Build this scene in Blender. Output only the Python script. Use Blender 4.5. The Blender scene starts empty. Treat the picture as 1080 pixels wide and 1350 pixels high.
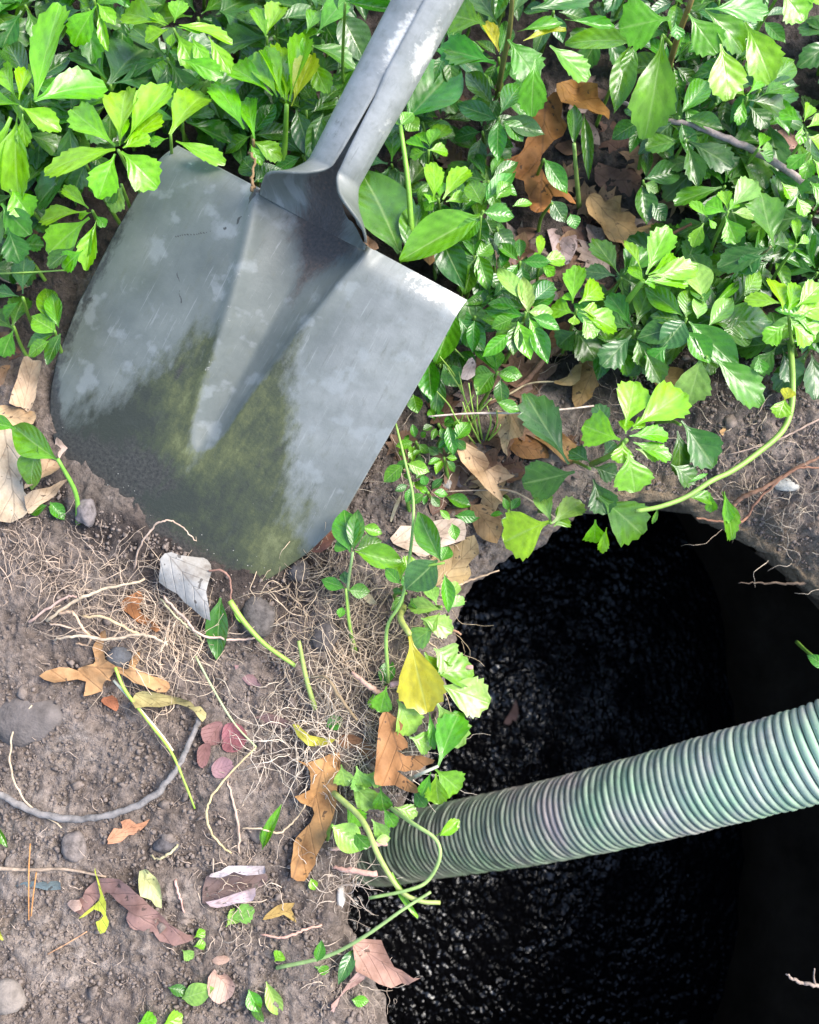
import bpy, bmesh, math, random
import numpy as np
from mathutils import Vector, Matrix
from mathutils.geometry import delaunay_2d_cdt

random.seed(7)
RNG = np.random.default_rng(11)
S = bpy.context.scene
COL = S.collection
R = math.radians

# ------------------------------------------------------------------ camera, sky, sun, exposure
FOVY = 58.0
DIST = 0.3645 / math.tan(R(FOVY / 2))
TILT = 11.0
cam = bpy.data.cameras.new('camera')
cam.sensor_fit = 'VERTICAL'
cam.sensor_height = 24.0
cam.lens = 12.0 / math.tan(R(FOVY / 2))
cam.clip_start = 0.01
cam.clip_end = 200.0
cam.dof.use_dof = True
cam.dof.focus_distance = 0.62
cam.dof.aperture_fstop = 5.0
camo = bpy.data.objects.new('camera', cam)
COL.objects.link(camo)
camo.location = (0, -DIST * math.sin(R(TILT)), DIST * math.cos(R(TILT)))
camo.rotation_euler = (R(TILT), 0, 0)
S.camera = camo

SUN_EL, SUN_AZ = 48.0, 72.0          # azimuth measured from +Y towards +X
world = bpy.data.worlds.new('World')
S.world = world
world.use_nodes = True
wn = world.node_tree
bg = wn.nodes['Background']
sky = wn.nodes.new('ShaderNodeTexSky')
sky.sky_type = 'NISHITA'
sky.sun_disc = False
sky.sun_elevation = R(SUN_EL)
sky.sun_rotation = R(SUN_AZ)
sky.dust_density = 1.2
wn.links.new(sky.outputs[0], bg.inputs[0])
bg.inputs[1].default_value = 0.13

sun = bpy.data.lights.new('sun', 'SUN')
sun.energy = 2.1
sun.angle = R(32)
sun.color = (1.0, 0.95, 0.87)
suno = bpy.data.objects.new('sun', sun)
COL.objects.link(suno)
_d = Vector((math.sin(R(SUN_AZ)) * math.cos(R(SUN_EL)), math.cos(R(SUN_AZ)) * math.cos(R(SUN_EL)), math.sin(R(SUN_EL))))
suno.rotation_euler = _d.to_track_quat('Z', 'Y').to_euler()

S.view_settings.view_transform = 'Standard'
S.view_settings.look = 'None'
S.view_settings.gamma = 1.0
S.view_settings.use_curve_mapping = False
S.view_settings.exposure = 1.8

# ------------------------------------------------------------------ where things stand: a pixel's ray met with a height
FPX = 675.0 / math.tan(R(FOVY / 2))
CAM = np.array(camo.location)
_m = camo.rotation_euler.to_matrix()
CR, CU, CF = np.array(_m.col[0]), np.array(_m.col[1]), -np.array(_m.col[2])

def ray(px, py):
    return CF + CR * ((px - 540.0) / FPX) - CU * ((py - 675.0) / FPX)

def P(px, py, z=0.0):
    d = ray(px, py)
    return CAM + d * ((z - CAM[2]) / d[2])

def PD(px, py, depth):
    return CAM + ray(px, py) * depth

PX = DIST / FPX                       # metres per pixel at the ground

# ------------------------------------------------------------------ value noise and the ground's height
_TAB = RNG.random((8, 256, 256))

def vn(x, y, k=0):
    x = np.asarray(x, float) + 1000.37; y = np.asarray(y, float) + 1000.71
    ix = np.floor(x).astype(int); iy = np.floor(y).astype(int)
    fx = x - ix; fy = y - iy
    fx = fx * fx * (3 - 2 * fx); fy = fy * fy * (3 - 2 * fy)
    T = _TAB[k % 8]
    a = T[ix % 256, iy % 256]; b = T[(ix + 1) % 256, iy % 256]
    c = T[ix % 256, (iy + 1) % 256]; d = T[(ix + 1) % 256, (iy + 1) % 256]
    return (a * (1 - fx) + b * fx) * (1 - fy) + (c * (1 - fx) + d * fx) * fy - 0.5

def sm(a, b, x):
    t = np.clip((np.asarray(x, float) - a) / (b - a), 0, 1)
    return t * t * (3 - 2 * t)

def catmull(pts, n=6, closed=False):
    pts = [np.array(p, float) for p in pts]
    out = []
    N = len(pts)
    for i in range(N if closed else N - 1):
        if closed:
            p0, p1, p2, p3 = pts[i - 1], pts[i], pts[(i + 1) % N], pts[(i + 2) % N]
        else:
            p1, p2 = pts[i], pts[i + 1]
            p0 = pts[i - 1] if i else 2 * p1 - p2
            p3 = pts[i + 2] if i + 2 < N else 2 * p2 - p1
        for j in range(n):
            t = j / n
            out.append(0.5 * (2 * p1 + (p2 - p0) * t + (2 * p0 - 5 * p1 + 4 * p2 - p3) * t * t + (3 * p1 - p0 - 3 * p2 + p3) * t ** 3))
    if not closed:
        out.append(pts[-1])
    return np.array(out)

HOLE_PX = [(850, 640), (805, 652), (760, 668), (700, 712), (640, 742), (602, 788), (588, 850), (574, 930), (556, 1000), (525, 1060),
           (478, 1100), (452, 1140), (446, 1185), (456, 1235), (474, 1290), (498, 1330), (515, 1375), (560, 1430), (680, 1490), (860, 1520),
           (1040, 1480), (1180, 1380), (1235, 1230), (1240, 1080), (1215, 930), (1160, 815), (1085, 742), (1030, 700), (965, 668), (905, 642)]
HOLE = catmull([P(x, y, -0.02)[:2] for x, y in HOLE_PX], 10, True)
for i in range(len(HOLE)):
    HOLE[i] += 0.004 * np.array([vn(HOLE[i][0] * 60, HOLE[i][1] * 60, 2), vn(HOLE[i][0] * 60, HOLE[i][1] * 60, 3)])
_HA, _HB = HOLE, np.roll(HOLE, -1, 0)

def hole_sd(x, y):
    """signed distance to the hole's edge (negative inside) and the closest edge point"""
    x = np.atleast_1d(np.asarray(x, float)); y = np.atleast_1d(np.asarray(y, float))
    sd = np.empty(len(x)); cp = np.empty((len(x), 2))
    for i0 in range(0, len(x), 20000):
        p = np.stack([x[i0:i0 + 20000], y[i0:i0 + 20000]], 1)
        best = np.full(len(p), 1e9); bc = np.zeros((len(p), 2)); ins = np.zeros(len(p), bool)
        for a, b in zip(_HA, _HB):
            ab = b - a
            t = np.clip(((p - a) @ ab) / (ab @ ab), 0, 1)
            q = a + t[:, None] * ab
            d = np.hypot(*(p - q).T)
            k = d < best
            best[k] = d[k]; bc[k] = q[k]
            cr = (a[1] > p[:, 1]) != (b[1] > p[:, 1])
            if abs(b[1] - a[1]) > 1e-12:
                ins ^= cr & (p[:, 0] < (b[0] - a[0]) * (p[:, 1] - a[1]) / (b[1] - a[1]) + a[0])
        sd[i0:i0 + 20000] = np.where(ins, -best, best); cp[i0:i0 + 20000] = bc
    return sd, cp

_GN = 420; _GX0, _GX1, _GY0, _GY1 = -0.55, 0.60, -0.75, 0.55
_gx = np.linspace(_GX0, _GX1, _GN); _gy = np.linspace(_GY0, _GY1, _GN)
_SD = hole_sd(*[q.ravel() for q in np.meshgrid(_gx, _gy)])[0].reshape(_GN, _GN)

def sdq(x, y):
    """the same distance from a table (fast)"""
    x = np.atleast_1d(np.asarray(x, float)); y = np.atleast_1d(np.asarray(y, float))
    fx = np.clip((x - _GX0) / (_GX1 - _GX0) * (_GN - 1), 0, _GN - 1.001); fy = np.clip((y - _GY0) / (_GY1 - _GY0) * (_GN - 1), 0, _GN - 1.001)
    ix = fx.astype(int); iy = fy.astype(int); fx = fx - ix; fy = fy - iy
    return (_SD[iy, ix] * (1 - fx) + _SD[iy, ix + 1] * fx) * (1 - fy) + (_SD[iy + 1, ix] * (1 - fx) + _SD[iy + 1, ix + 1] * fx) * fy

_mp = [P(x, y)[:2] for x, y in ((60, 640), (110, 668), (165, 705), (220, 735), (280, 765), (340, 778))]
_bank = P(1080, 640)[:2]

def gh(x, y, sd=None):
    sc = np.isscalar(x)
    x = np.atleast_1d(np.asarray(x, float)); y = np.atleast_1d(np.asarray(y, float))
    if sd is None:
        sd = sdq(x, y)
    h = 0.014 * vn(x * 9, y * 9, 0) + 0.009 * vn(x * 26, y * 26, 1)
    for q in _mp:
        h = h + 0.006 * np.exp(-((x - q[0]) ** 2 + (y - q[1]) ** 2) / (2 * 0.016 ** 2))
    bank = np.exp(-((x - _bank[0]) ** 2 + (y - _bank[1]) ** 2) / (2 * 0.13 ** 2))
    wd = 0.022 + 0.075 * bank
    dr = 0.014 + 0.045 * bank
    t = np.clip(1 - np.maximum(sd, 0) / wd, 0, 1)
    h = h * (1 - 0.6 * t) - dr * t ** 1.7 + t * (0.010 * vn(x * 62, y * 62, 5) + 0.007 * vn(x * 150, y * 150, 6))
    return float(h[0]) if sc else h

def G(px, py, off=0.0):
    z = 0.0
    for _ in range(4):
        p = P(px, py, z)
        z = gh(float(p[0]), float(p[1])) + off
    return P(px, py, z)

# ------------------------------------------------------------------ building helpers
def mesh_obj(name, verts, faces, mat=None, parent=None, smooth=True, uv=None, attrs=None, uvname='UVMap'):
    me = bpy.data.meshes.new(name)
    me.from_pydata([tuple(map(float, v)) for v in verts], [], [tuple(map(int, f)) for f in faces])
    if smooth:
        me.polygons.foreach_set('use_smooth', [True] * len(me.polygons))
    if uv is not None:
        l = me.uv_layers.new(name=uvname)
        li = np.empty(len(me.loops), int); me.loops.foreach_get('vertex_index', li)
        l.data.foreach_set('uv', np.asarray(uv, float)[li].ravel())
    if attrs:
        for k, v in attrs.items():
            a = me.attributes.new(k, 'FLOAT', 'POINT')
            a.data.foreach_set('value', np.asarray(v, float).ravel())
    if mat: me.materials.append(mat)
    me.update()
    o = bpy.data.objects.new(name, me)
    COL.objects.link(o)
    if parent: o.parent = parent
    return o

def tag(o, label, cat, group=None):
    o['label'] = label; o['category'] = cat
    if group: o['group'] = group
    return o

def empty(name, loc):
    o = bpy.data.objects.new(name, None)
    o.empty_display_size = 0.01
    COL.objects.link(o); o.location = tuple(map(float, loc))
    return o

def tube_geo(pts, rad, sides=6, cap=True, v0=0):
    pts = np.asarray(pts, float); n = len(pts)
    rad = np.broadcast_to(np.asarray(rad, float), (n,)) if np.ndim(rad) else np.full(n, float(rad))
    t = np.gradient(pts, axis=0); t /= np.linalg.norm(t, axis=1)[:, None] + 1e-12
    a = np.array([0, 0, 1.0]) if abs(t[0][2]) < 0.9 else np.array([1.0, 0, 0])
    u = np.cross(t[0], a); u /= np.linalg.norm(u)
    V = []
    for i in range(n):
        u = u - t[i] * (u @ t[i]); u /= np.linalg.norm(u) + 1e-12
        w = np.cross(t[i], u)
        for k in range(sides):
            an = 2 * math.pi * k / sides
            V.append(pts[i] + rad[i] * (math.cos(an) * u + math.sin(an) * w))
    F = []
    for i in range(n - 1):
        for k in range(sides):
            k2 = (k + 1) % sides
            F.append((v0 + i * sides + k, v0 + i * sides + k2, v0 + (i + 1) * sides + k2, v0 + (i + 1) * sides + k))
    if cap:
        F.append(tuple(v0 + k for k in reversed(range(sides))))
        F.append(tuple(v0 + (n - 1) * sides + k for k in range(sides)))
    return V, F

def tube_obj(name, pts, rad, mat, parent=None, sides=6, color=None):
    o = None
    V, F = tube_geo(pts, rad, sides)
    if parent is None:
        c = np.asarray(pts)[0]
        o = mesh_obj(name, np.array(V) - c, F, mat)
        o.location = tuple(map(float, c))
    else:
        c = np.array(parent.location)
        o = mesh_obj(name, np.array(V) - c, F, mat, parent)
    if color: o.color = (*color, 1)
    return o

# ------------------------------------------------------------------ materials
def new_mat(name):
    m = bpy.data.materials.new(name); m.use_nodes = True
    nt = m.node_tree
    return m, nt, nt.nodes['Principled BSDF'], nt.nodes['Material Output']

def N(nt, t, **kw):
    n = nt.nodes.new(t)
    for k, v in kw.items():
        if k.startswith('i_'):
            key = k[2:]
            n.inputs[int(key) if key.isdigit() else key.replace('_', ' ')].default_value = v
        else:
            setattr(n, k, v)
    return n

def noise(nt, vec, scale, detail=4, rough=0.55, dist=0.0):
    n = N(nt, 'ShaderNodeTexNoise', i_Scale=scale, i_Detail=detail, i_Roughness=rough, i_Distortion=dist)
    if vec is not None: nt.links.new(vec, n.inputs['Vector'])
    return n.outputs['Fac']

def ramp(nt, fac, stops):
    r = N(nt, 'ShaderNodeValToRGB')
    el = r.color_ramp.elements
    while len(el) < len(stops): el.new(0.5)
    for e, (p, c) in zip(el, stops):
        e.position = p; e.color = (*c, 1) if not np.isscalar(c) else (c, c, c, 1)
    nt.links.new(fac, r.inputs[0])
    return r.outputs[0]

def mix(nt, fac, a, b, mode='MIX'):
    m = N(nt, 'ShaderNodeMix', data_type='RGBA', blend_type=mode)
    for sock, v in ((m.inputs[0], fac), (m.inputs[6], a), (m.inputs[7], b)):
        if hasattr(v, 'node'): nt.links.new(v, sock)
        else: sock.default_value = v if np.isscalar(v) else (*v, 1)
    return m.outputs[2]

def math_(nt, op, a, b=0.0, clamp=False):
    m = N(nt, 'ShaderNodeMath', operation=op, use_clamp=clamp)
    for sock, v in ((m.inputs[0], a), (m.inputs[1], b)):
        if hasattr(v, 'node'): nt.links.new(v, sock)
        else: sock.default_value = v
    return m.outputs[0]

def bump(nt, h, strength, dist, bsdf, normal=None):
    b = N(nt, 'ShaderNodeBump', i_Strength=strength, i_Distance=dist)
    nt.links.new(h, b.inputs['Height'])
    if normal is not None: nt.links.new(normal, b.inputs['Normal'])
    nt.links.new(b.outputs[0], bsdf.inputs['Normal'])
    return b.outputs[0]

def attr(nt, name):
    return N(nt, 'ShaderNodeAttribute', attribute_name=name).outputs['Fac']

def tc(nt, which='Object'):
    return N(nt, 'ShaderNodeTexCoord').outputs[which]

def vein_nodes(nt, nside, slope, halfw):
    """(midrib, side veins) masks from the leaf's UV: u across, v along"""
    uv = N(nt, 'ShaderNodeSeparateXYZ'); nt.links.new(tc(nt, 'UV'), uv.inputs[0])
    au = math_(nt, 'ABSOLUTE', math_(nt, 'SUBTRACT', uv.outputs[0], 0.5))
    mid = N(nt, 'ShaderNodeMapRange', i_1=0.0, i_2=halfw, i_3=1.0, i_4=0.0); nt.links.new(au, mid.inputs[0])
    s = math_(nt, 'SUBTRACT', uv.outputs[1], math_(nt, 'MULTIPLY', au, slope))
    fr = math_(nt, 'FRACT', math_(nt, 'MULTIPLY', s, nside))
    d = math_(nt, 'ABSOLUTE', math_(nt, 'SUBTRACT', fr, 0.5))
    side = N(nt, 'ShaderNodeMapRange', i_1=0.42, i_2=0.5, i_3=0.0, i_4=1.0); nt.links.new(d, side.inputs[0])
    return mid.outputs[0], side.outputs[0], d

def leaf_material(name, nside, slope, rough, trans, veinmix, halfw=0.045, sidemix=0.25):
    m, nt, b, out = new_mat(name)
    oi = N(nt, 'ShaderNodeObjectInfo')
    mid, side, d = vein_nodes(nt, nside, slope, halfw)
    n1 = noise(nt, tc(nt, 'Object'), 5.0, 3)
    hsv = N(nt, 'ShaderNodeHueSaturation', i_Saturation=1.0)
    nt.links.new(oi.outputs['Color'], hsv.inputs['Color'])
    hv = N(nt, 'ShaderNodeMapRange', i_3=0.485, i_4=0.515); nt.links.new(oi.outputs['Random'], hv.inputs[0])
    nt.links.new(hv.outputs[0], hsv.inputs['Hue'])
    vv = N(nt, 'ShaderNodeMapRange', i_1=0.3, i_2=0.7, i_3=0.72, i_4=1.25); nt.links.new(n1, vv.inputs[0])
    nt.links.new(vv.outputs[0], hsv.inputs['Value'])
    lite = mix(nt, 0.55, hsv.outputs[0], (0.42, 0.55, 0.2))
    c = mix(nt, math_(nt, 'MULTIPLY', mid, veinmix), hsv.outputs[0], lite)
    c = mix(nt, math_(nt, 'MULTIPLY', side, veinmix * sidemix), c, lite)
    # few brown specks
    sp = noise(nt, tc(nt, 'Object'), 14.0, 2)
    spm = N(nt, 'ShaderNodeMapRange', i_1=0.74, i_2=0.78); nt.links.new(sp, spm.inputs[0])
    c = mix(nt, math_(nt, 'MULTIPLY', spm.outputs[0], 0.6), c, (0.10, 0.065, 0.02))
    nt.links.new(c, b.inputs['Base Color'])
    rr = N(nt, 'ShaderNodeMapRange', i_1=0.3, i_2=0.7, i_3=rough - 0.06, i_4=rough + 0.14); nt.links.new(noise(nt, tc(nt, 'Object'), 9.0, 3), rr.inputs[0])
    nt.links.new(rr.outputs[0], b.inputs['Roughness'])
    b.inputs['Specular IOR Level'].default_value = 0.7
    hgt = math_(nt, 'SUBTRACT', math_(nt, 'MULTIPLY', math_(nt, 'COSINE', math_(nt, 'MULTIPLY', d, 6.28)), 0.35), math_(nt, 'MULTIPLY', mid, 0.6))
    hgt = math_(nt, 'ADD', hgt, math_(nt, 'MULTIPLY', noise(nt, tc(nt, 'Object'), 12.0, 3), 0.5))
    nrm = bump(nt, hgt, 0.22, 0.0011, b)
    tr = N(nt, 'ShaderNodeBsdfTranslucent')
    tcx = N(nt, 'ShaderNodeHueSaturation', i_Saturation=1.1, i_Value=1.5); nt.links.new(c, tcx.inputs['Color'])
    nt.links.new(tcx.outputs[0], tr.inputs['Color']); nt.links.new(nrm, tr.inputs['Normal'])
    ms = N(nt, 'ShaderNodeMixShader', i_0=trans)
    nt.links.new(b.outputs[0], ms.inputs[1]); nt.links.new(tr.outputs[0], ms.inputs[2]); nt.links.new(ms.outputs[0], out.inputs[0])
    return m

M_LEAF = leaf_material('pachysandra leaf', 4.0, 0.8, 0.28, 0.33, 0.5)
M_VINCA = leaf_material('periwinkle leaf', 7.0, 0.5, 0.25, 0.22, 0.8, 0.035, 0.06)

def dead_material():
    m, nt, b, out = new_mat('dead leaf')
    oi = N(nt, 'ShaderNodeObjectInfo')
    mid, side, d = vein_nodes(nt, 5.0, 0.9, 0.02)
    co = tc(nt, 'Object')
    n1 = noise(nt, co, 45.0, 5, 0.65)
    v = ramp(nt, n1, [(0.3, (0.42, 0.36, 0.32)), (0.44, (0.8, 0.77, 0.73)), (0.55, (1, 1, 1)), (0.72, (1.4, 1.36, 1.3))])
    c = mix(nt, 1.0, oi.outputs['Color'], v, 'MULTIPLY')
    dark = mix(nt, 0.6, c, (0.05, 0.03, 0.018))
    c = mix(nt, math_(nt, 'MULTIPLY', mid, 0.7), c, dark)
    c = mix(nt, math_(nt, 'MULTIPLY', side, 0.25), c, dark)
    spm = N(nt, 'ShaderNodeMapRange', i_1=0.66, i_2=0.70); nt.links.new(noise(nt, co, 170.0, 2), spm.inputs[0])
    c = mix(nt, math_(nt, 'MULTIPLY', spm.outputs[0], 0.75), c, (0.03, 0.022, 0.016))
    nt.links.new(c, b.inputs['Base Color'])
    b.inputs['Roughness'].default_value = 0.62
    b.inputs['Specular IOR Level'].default_value = 0.3
    h = math_(nt, 'ADD', math_(nt, 'MULTIPLY', side, -0.5), noise(nt, co, 120.0, 4))
    bump(nt, h, 0.5, 0.0015, b)
    tr = N(nt, 'ShaderNodeBsdfTranslucent'); nt.links.new(c, tr.inputs['Color'])
    ms = N(nt, 'ShaderNodeMixShader', i_0=0.12)
    nt.links.new(b.outputs[0], ms.inputs[1]); nt.links.new(tr.outputs[0], ms.inputs[2]); nt.links.new(ms.outputs[0], out.inputs[0])
    return m
M_DEAD = dead_material()

def colour_material(name, rough, scale, contrast=0.5, bumpd=0.001, bscale=200, spec=0.4):
    """surface in the object's own colour with blotches and fine relief"""
    m, nt, b, out = new_mat(name)
    oi = N(nt, 'ShaderNodeObjectInfo'); co = tc(nt, 'Object')
    v = ramp(nt, noise(nt, co, scale, 5, 0.65), [(0.3, 1 - contrast), (0.5, 1.0), (0.7, 1 + contrast * 0.7)])
    c = mix(nt, 1.0, oi.outputs['Color'], v, 'MULTIPLY')
    nt.links.new(c, b.inputs['Base Color'])
    b.inputs['Roughness'].default_value = rough
    b.inputs['Specular IOR Level'].default_value = spec
    bump(nt, noise(nt, co, bscale, 4), 0.5, bumpd, b)
    return m
M_STEM = colour_material('green stem', 0.45, 60, 0.3, 0.0006, 250)
M_WOOD = colour_material('twig bark', 0.75, 150, 0.55, 0.0015, 320)
M_ROOT = colour_material('root', 0.8, 120, 0.45, 0.0006, 400, 0.2)
M_STONE = colour_material('stone', 0.8, 90, 0.45, 0.002, 350, 0.3)
M_CRUMB = colour_material('soil crumb', 0.95, 220, 0.55, 0.0015, 500, 0.15)

def soil_material():
    m, nt, b, out = new_mat('soil')
    co = tc(nt, 'Object')
    big = noise(nt, co, 11.0, 7, 0.68)
    fine = noise(nt, co, 160.0, 6, 0.7)
    c1 = ramp(nt, big, [(0.30, (0.118, 0.090, 0.074)), (0.50, (0.208, 0.164, 0.138)), (0.70, (0.325, 0.266, 0.226))])
    v = ramp(nt, fine, [(0.3, 0.45), (0.5, 0.95), (0.72, 1.55)])
    c = mix(nt, 1.0, c1, v, 'MULTIPLY')
    g = N(nt, 'ShaderNodeMapRange', i_1=0.68, i_2=0.72); nt.links.new(noise(nt, co, 420.0, 2), g.inputs[0])
    c = mix(nt, math_(nt, 'MULTIPLY', g.outputs[0], 0.55), c, (0.33, 0.30, 0.27))
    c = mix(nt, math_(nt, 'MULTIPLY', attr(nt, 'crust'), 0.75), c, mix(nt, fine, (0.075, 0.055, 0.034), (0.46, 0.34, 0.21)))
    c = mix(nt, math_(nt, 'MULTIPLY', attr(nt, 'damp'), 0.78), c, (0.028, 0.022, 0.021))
    nt.links.new(c, b.inputs['Base Color'])
    b.inputs['Roughness'].default_value = 0.95
    b.inputs['Specular IOR Level'].default_value = 0.15
    h = math_(nt, 'ADD', math_(nt, 'MULTIPLY', noise(nt, co, 240.0, 5, 0.7), 1.0), math_(nt, 'MULTIPLY', noise(nt, co, 90.0, 3), 1.3))
    bump(nt, h, 1.0, 0.005, b)
    return m
M_SOIL = soil_material()

def water_material():
    m, nt, b, out = new_mat('scummy water')
    co = tc(nt, 'Object')
    mp = N(nt, 'ShaderNodeMapping'); nt.links.new(co, mp.inputs[0]); mp.inputs['Scale'].default_value = (1.0, 0.75, 1.0)
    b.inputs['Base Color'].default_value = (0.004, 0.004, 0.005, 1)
    wv = N(nt, 'ShaderNodeTexVoronoi', i_Scale=165.0, feature='SMOOTH_F1', i_Smoothness=0.55, i_Randomness=1.0)
    wo = N(nt, 'ShaderNodeVectorMath', operation='ADD'); nt.links.new(mp.outputs[0], wo.inputs[0])
    wn_ = N(nt, 'ShaderNodeTexNoise', i_Scale=70.0, i_Detail=2.0); nt.links.new(co, wn_.inputs['Vector'])
    ws = N(nt, 'ShaderNodeVectorMath', operation='SCALE', i_Scale=0.012); nt.links.new(wn_.outputs['Color'], ws.inputs[0]); nt.links.new(ws.outputs[0], wo.inputs[1])
    nt.links.new(wo.outputs[0], wv.inputs['Vector'])
    n = math_(nt, 'SUBTRACT', 1.0, math_(nt, 'POWER', wv.outputs['Distance'], 1.6))
    n = math_(nt, 'ADD', n, math_(nt, 'MULTIPLY', noise(nt, co, 55.0, 3, 0.6), 0.6))
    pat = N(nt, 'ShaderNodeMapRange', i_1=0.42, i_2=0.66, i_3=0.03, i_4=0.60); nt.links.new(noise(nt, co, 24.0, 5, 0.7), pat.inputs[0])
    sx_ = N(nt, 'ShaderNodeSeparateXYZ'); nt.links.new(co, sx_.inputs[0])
    refl_fade = N(nt, 'ShaderNodeMapRange', i_1=0.04, i_2=0.34, i_3=1.0, i_4=0.10); nt.links.new(sx_.outputs[0], refl_fade.inputs[0])   # reflection darkening toward the right, put into the specular level
    nt.links.new(math_(nt, 'MULTIPLY', pat.outputs[0], refl_fade.outputs[0]), b.inputs['Specular IOR Level'])
    rr = N(nt, 'ShaderNodeMapRange', i_1=0.3, i_2=0.7, i_3=0.02, i_4=0.14); nt.links.new(noise(nt, co, 30.0, 4), rr.inputs[0])
    nt.links.new(rr.outputs[0], b.inputs['Roughness'])
    b.inputs['IOR'].default_value = 1.6
    bump(nt, n, 1.0, 0.0036, b)
    return m
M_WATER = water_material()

def plain(name, col, rough, scale=20, contrast=0.4, spec=0.3):
    m, nt, b, out = new_mat(name)
    v = ramp(nt, noise(nt, tc(nt, 'Object'), scale, 6, 0.65), [(0.3, 1 - contrast), (0.5, 1.0), (0.7, 1 + contrast)])
    nt.links.new(mix(nt, 1.0, col, v, 'MULTIPLY'), b.inputs['Base Color'])
    b.inputs['Roughness'].default_value = rough; b.inputs['Specular IOR Level'].default_value = spec
    bump(nt, noise(nt, tc(nt, 'Object'), scale * 4, 5), 0.6, 0.004, b)
    return m
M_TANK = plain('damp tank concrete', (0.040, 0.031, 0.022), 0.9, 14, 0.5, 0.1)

# ------------------------------------------------------------------ ground sheet with the dug opening
def build_ground():
    st = 0.0016
    xs = np.arange(-0.36, 0.40, st); ys = np.arange(-0.47, 0.45, st)
    def ext(a):
        lo, hi = [], []
        d, p = st, a[-1]
        while p < 40: d *= 1.35; p += d; hi.append(p)
        d, p = st, a[0]
        while p > -40: d *= 1.35; p -= d; lo.append(p)
        return np.concatenate([lo[::-1], a, hi])
    xs, ys = ext(xs), ext(ys)
    X, Y = np.meshgrid(xs, ys)
    nx, ny = len(xs), len(ys)
    x = X.ravel().copy(); y = Y.ravel().copy()
    sd, cp = hole_sd(x, y)
    far = sm(0.6, 1.5, np.hypot(x, y))
    z = gh(x, y, sd) * (1 - far)
    wx, wy = x + 0.006 * vn(x * 60, y * 60, 1), y + 0.006 * vn(x * 60, y * 60, 2)
    mic = 0.0055 * vn(wx * 70, wy * 70, 4) - 0.0075 * np.abs(vn(wx * 105, wy * 105, 5)) - 0.0050 * np.abs(vn(wx * 210, wy * 210, 6)) + 0.0022 * vn(x * 400, y * 400, 7) + 0.0028
    z = z + mic * (1 - far)
    ins = sd < 0
    s = -sd
    zr = gh(cp[:, 0], cp[:, 1], np.zeros(len(x)))
    # the edge turns down and becomes the wall of the opening, slightly undercut
    dirv = np.stack([x, y], 1) - cp
    ln = np.hypot(dirv[:, 0], dirv[:, 1])[:, None] + 1e-9
    dirv = dirv / ln
    und = -0.35 * np.clip(s - 0.01, 0, 1)
    wob = 0.006 * vn(cp[:, 0] * 55 + s * 70, cp[:, 1] * 55 - s * 60, 7) + 0.006 * vn(cp[:, 0] * 150 + s * 160, cp[:, 1] * 150, 3) + 0.004 * vn(cp[:, 0] * 330 + s * 330, cp[:, 1] * 330, 4)
    inward = np.where(s < 0.006, s * 0.7, 0.0042) + und + wob * sm(0, 0.01, s)
    x = np.where(ins, cp[:, 0] + dirv[:, 0] * inward, x)
    y = np.where(ins, cp[:, 1] + dirv[:, 1] * inward, y)
    z = np.where(ins, zr + mic * (1 - sm(0, 0.01, s)) - np.maximum(s - 0.002, 0) * 1.0, z)
    idx = np.arange(nx * ny).reshape(ny, nx)
    q = np.stack([idx[:-1, :-1], idx[:-1, 1:], idx[1:, 1:], idx[1:, :-1]], -1).reshape(-1, 4)
    q = q[np.all(s[q] < 0.10, axis=1)]
    used = np.unique(q); remap = -np.ones(nx * ny, int); remap[used] = np.arange(len(used))
    bank = np.exp(-((x - _bank[0]) ** 2 + (y - _bank[1]) ** 2) / (2 * 0.12 ** 2))
    crust = np.clip(sm(0.035, -0.01, sd) * sm(0.25, 0.6, bank) + 0.08 * sm(0.006, -0.004, sd), 0, 1)
    tipc = P(190, 730)[:2]
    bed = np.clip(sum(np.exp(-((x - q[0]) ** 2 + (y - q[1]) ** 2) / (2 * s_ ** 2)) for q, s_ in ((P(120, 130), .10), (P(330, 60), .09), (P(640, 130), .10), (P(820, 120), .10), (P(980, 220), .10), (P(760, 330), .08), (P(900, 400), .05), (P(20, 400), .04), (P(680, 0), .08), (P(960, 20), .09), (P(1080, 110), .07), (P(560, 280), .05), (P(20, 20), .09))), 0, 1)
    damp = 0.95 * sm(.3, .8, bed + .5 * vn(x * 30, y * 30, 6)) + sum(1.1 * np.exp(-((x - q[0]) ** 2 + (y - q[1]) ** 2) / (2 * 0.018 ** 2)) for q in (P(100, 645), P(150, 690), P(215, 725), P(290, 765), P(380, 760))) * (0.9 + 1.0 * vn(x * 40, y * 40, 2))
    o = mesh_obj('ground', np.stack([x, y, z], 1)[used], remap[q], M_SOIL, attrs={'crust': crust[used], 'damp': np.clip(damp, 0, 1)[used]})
    o['kind'] = 'structure'
build_ground()

WATER_Z = -0.40
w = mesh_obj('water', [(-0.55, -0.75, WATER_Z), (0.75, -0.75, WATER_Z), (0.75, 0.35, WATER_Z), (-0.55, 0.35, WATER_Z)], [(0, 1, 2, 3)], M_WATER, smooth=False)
w['kind'] = 'structure'

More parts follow.
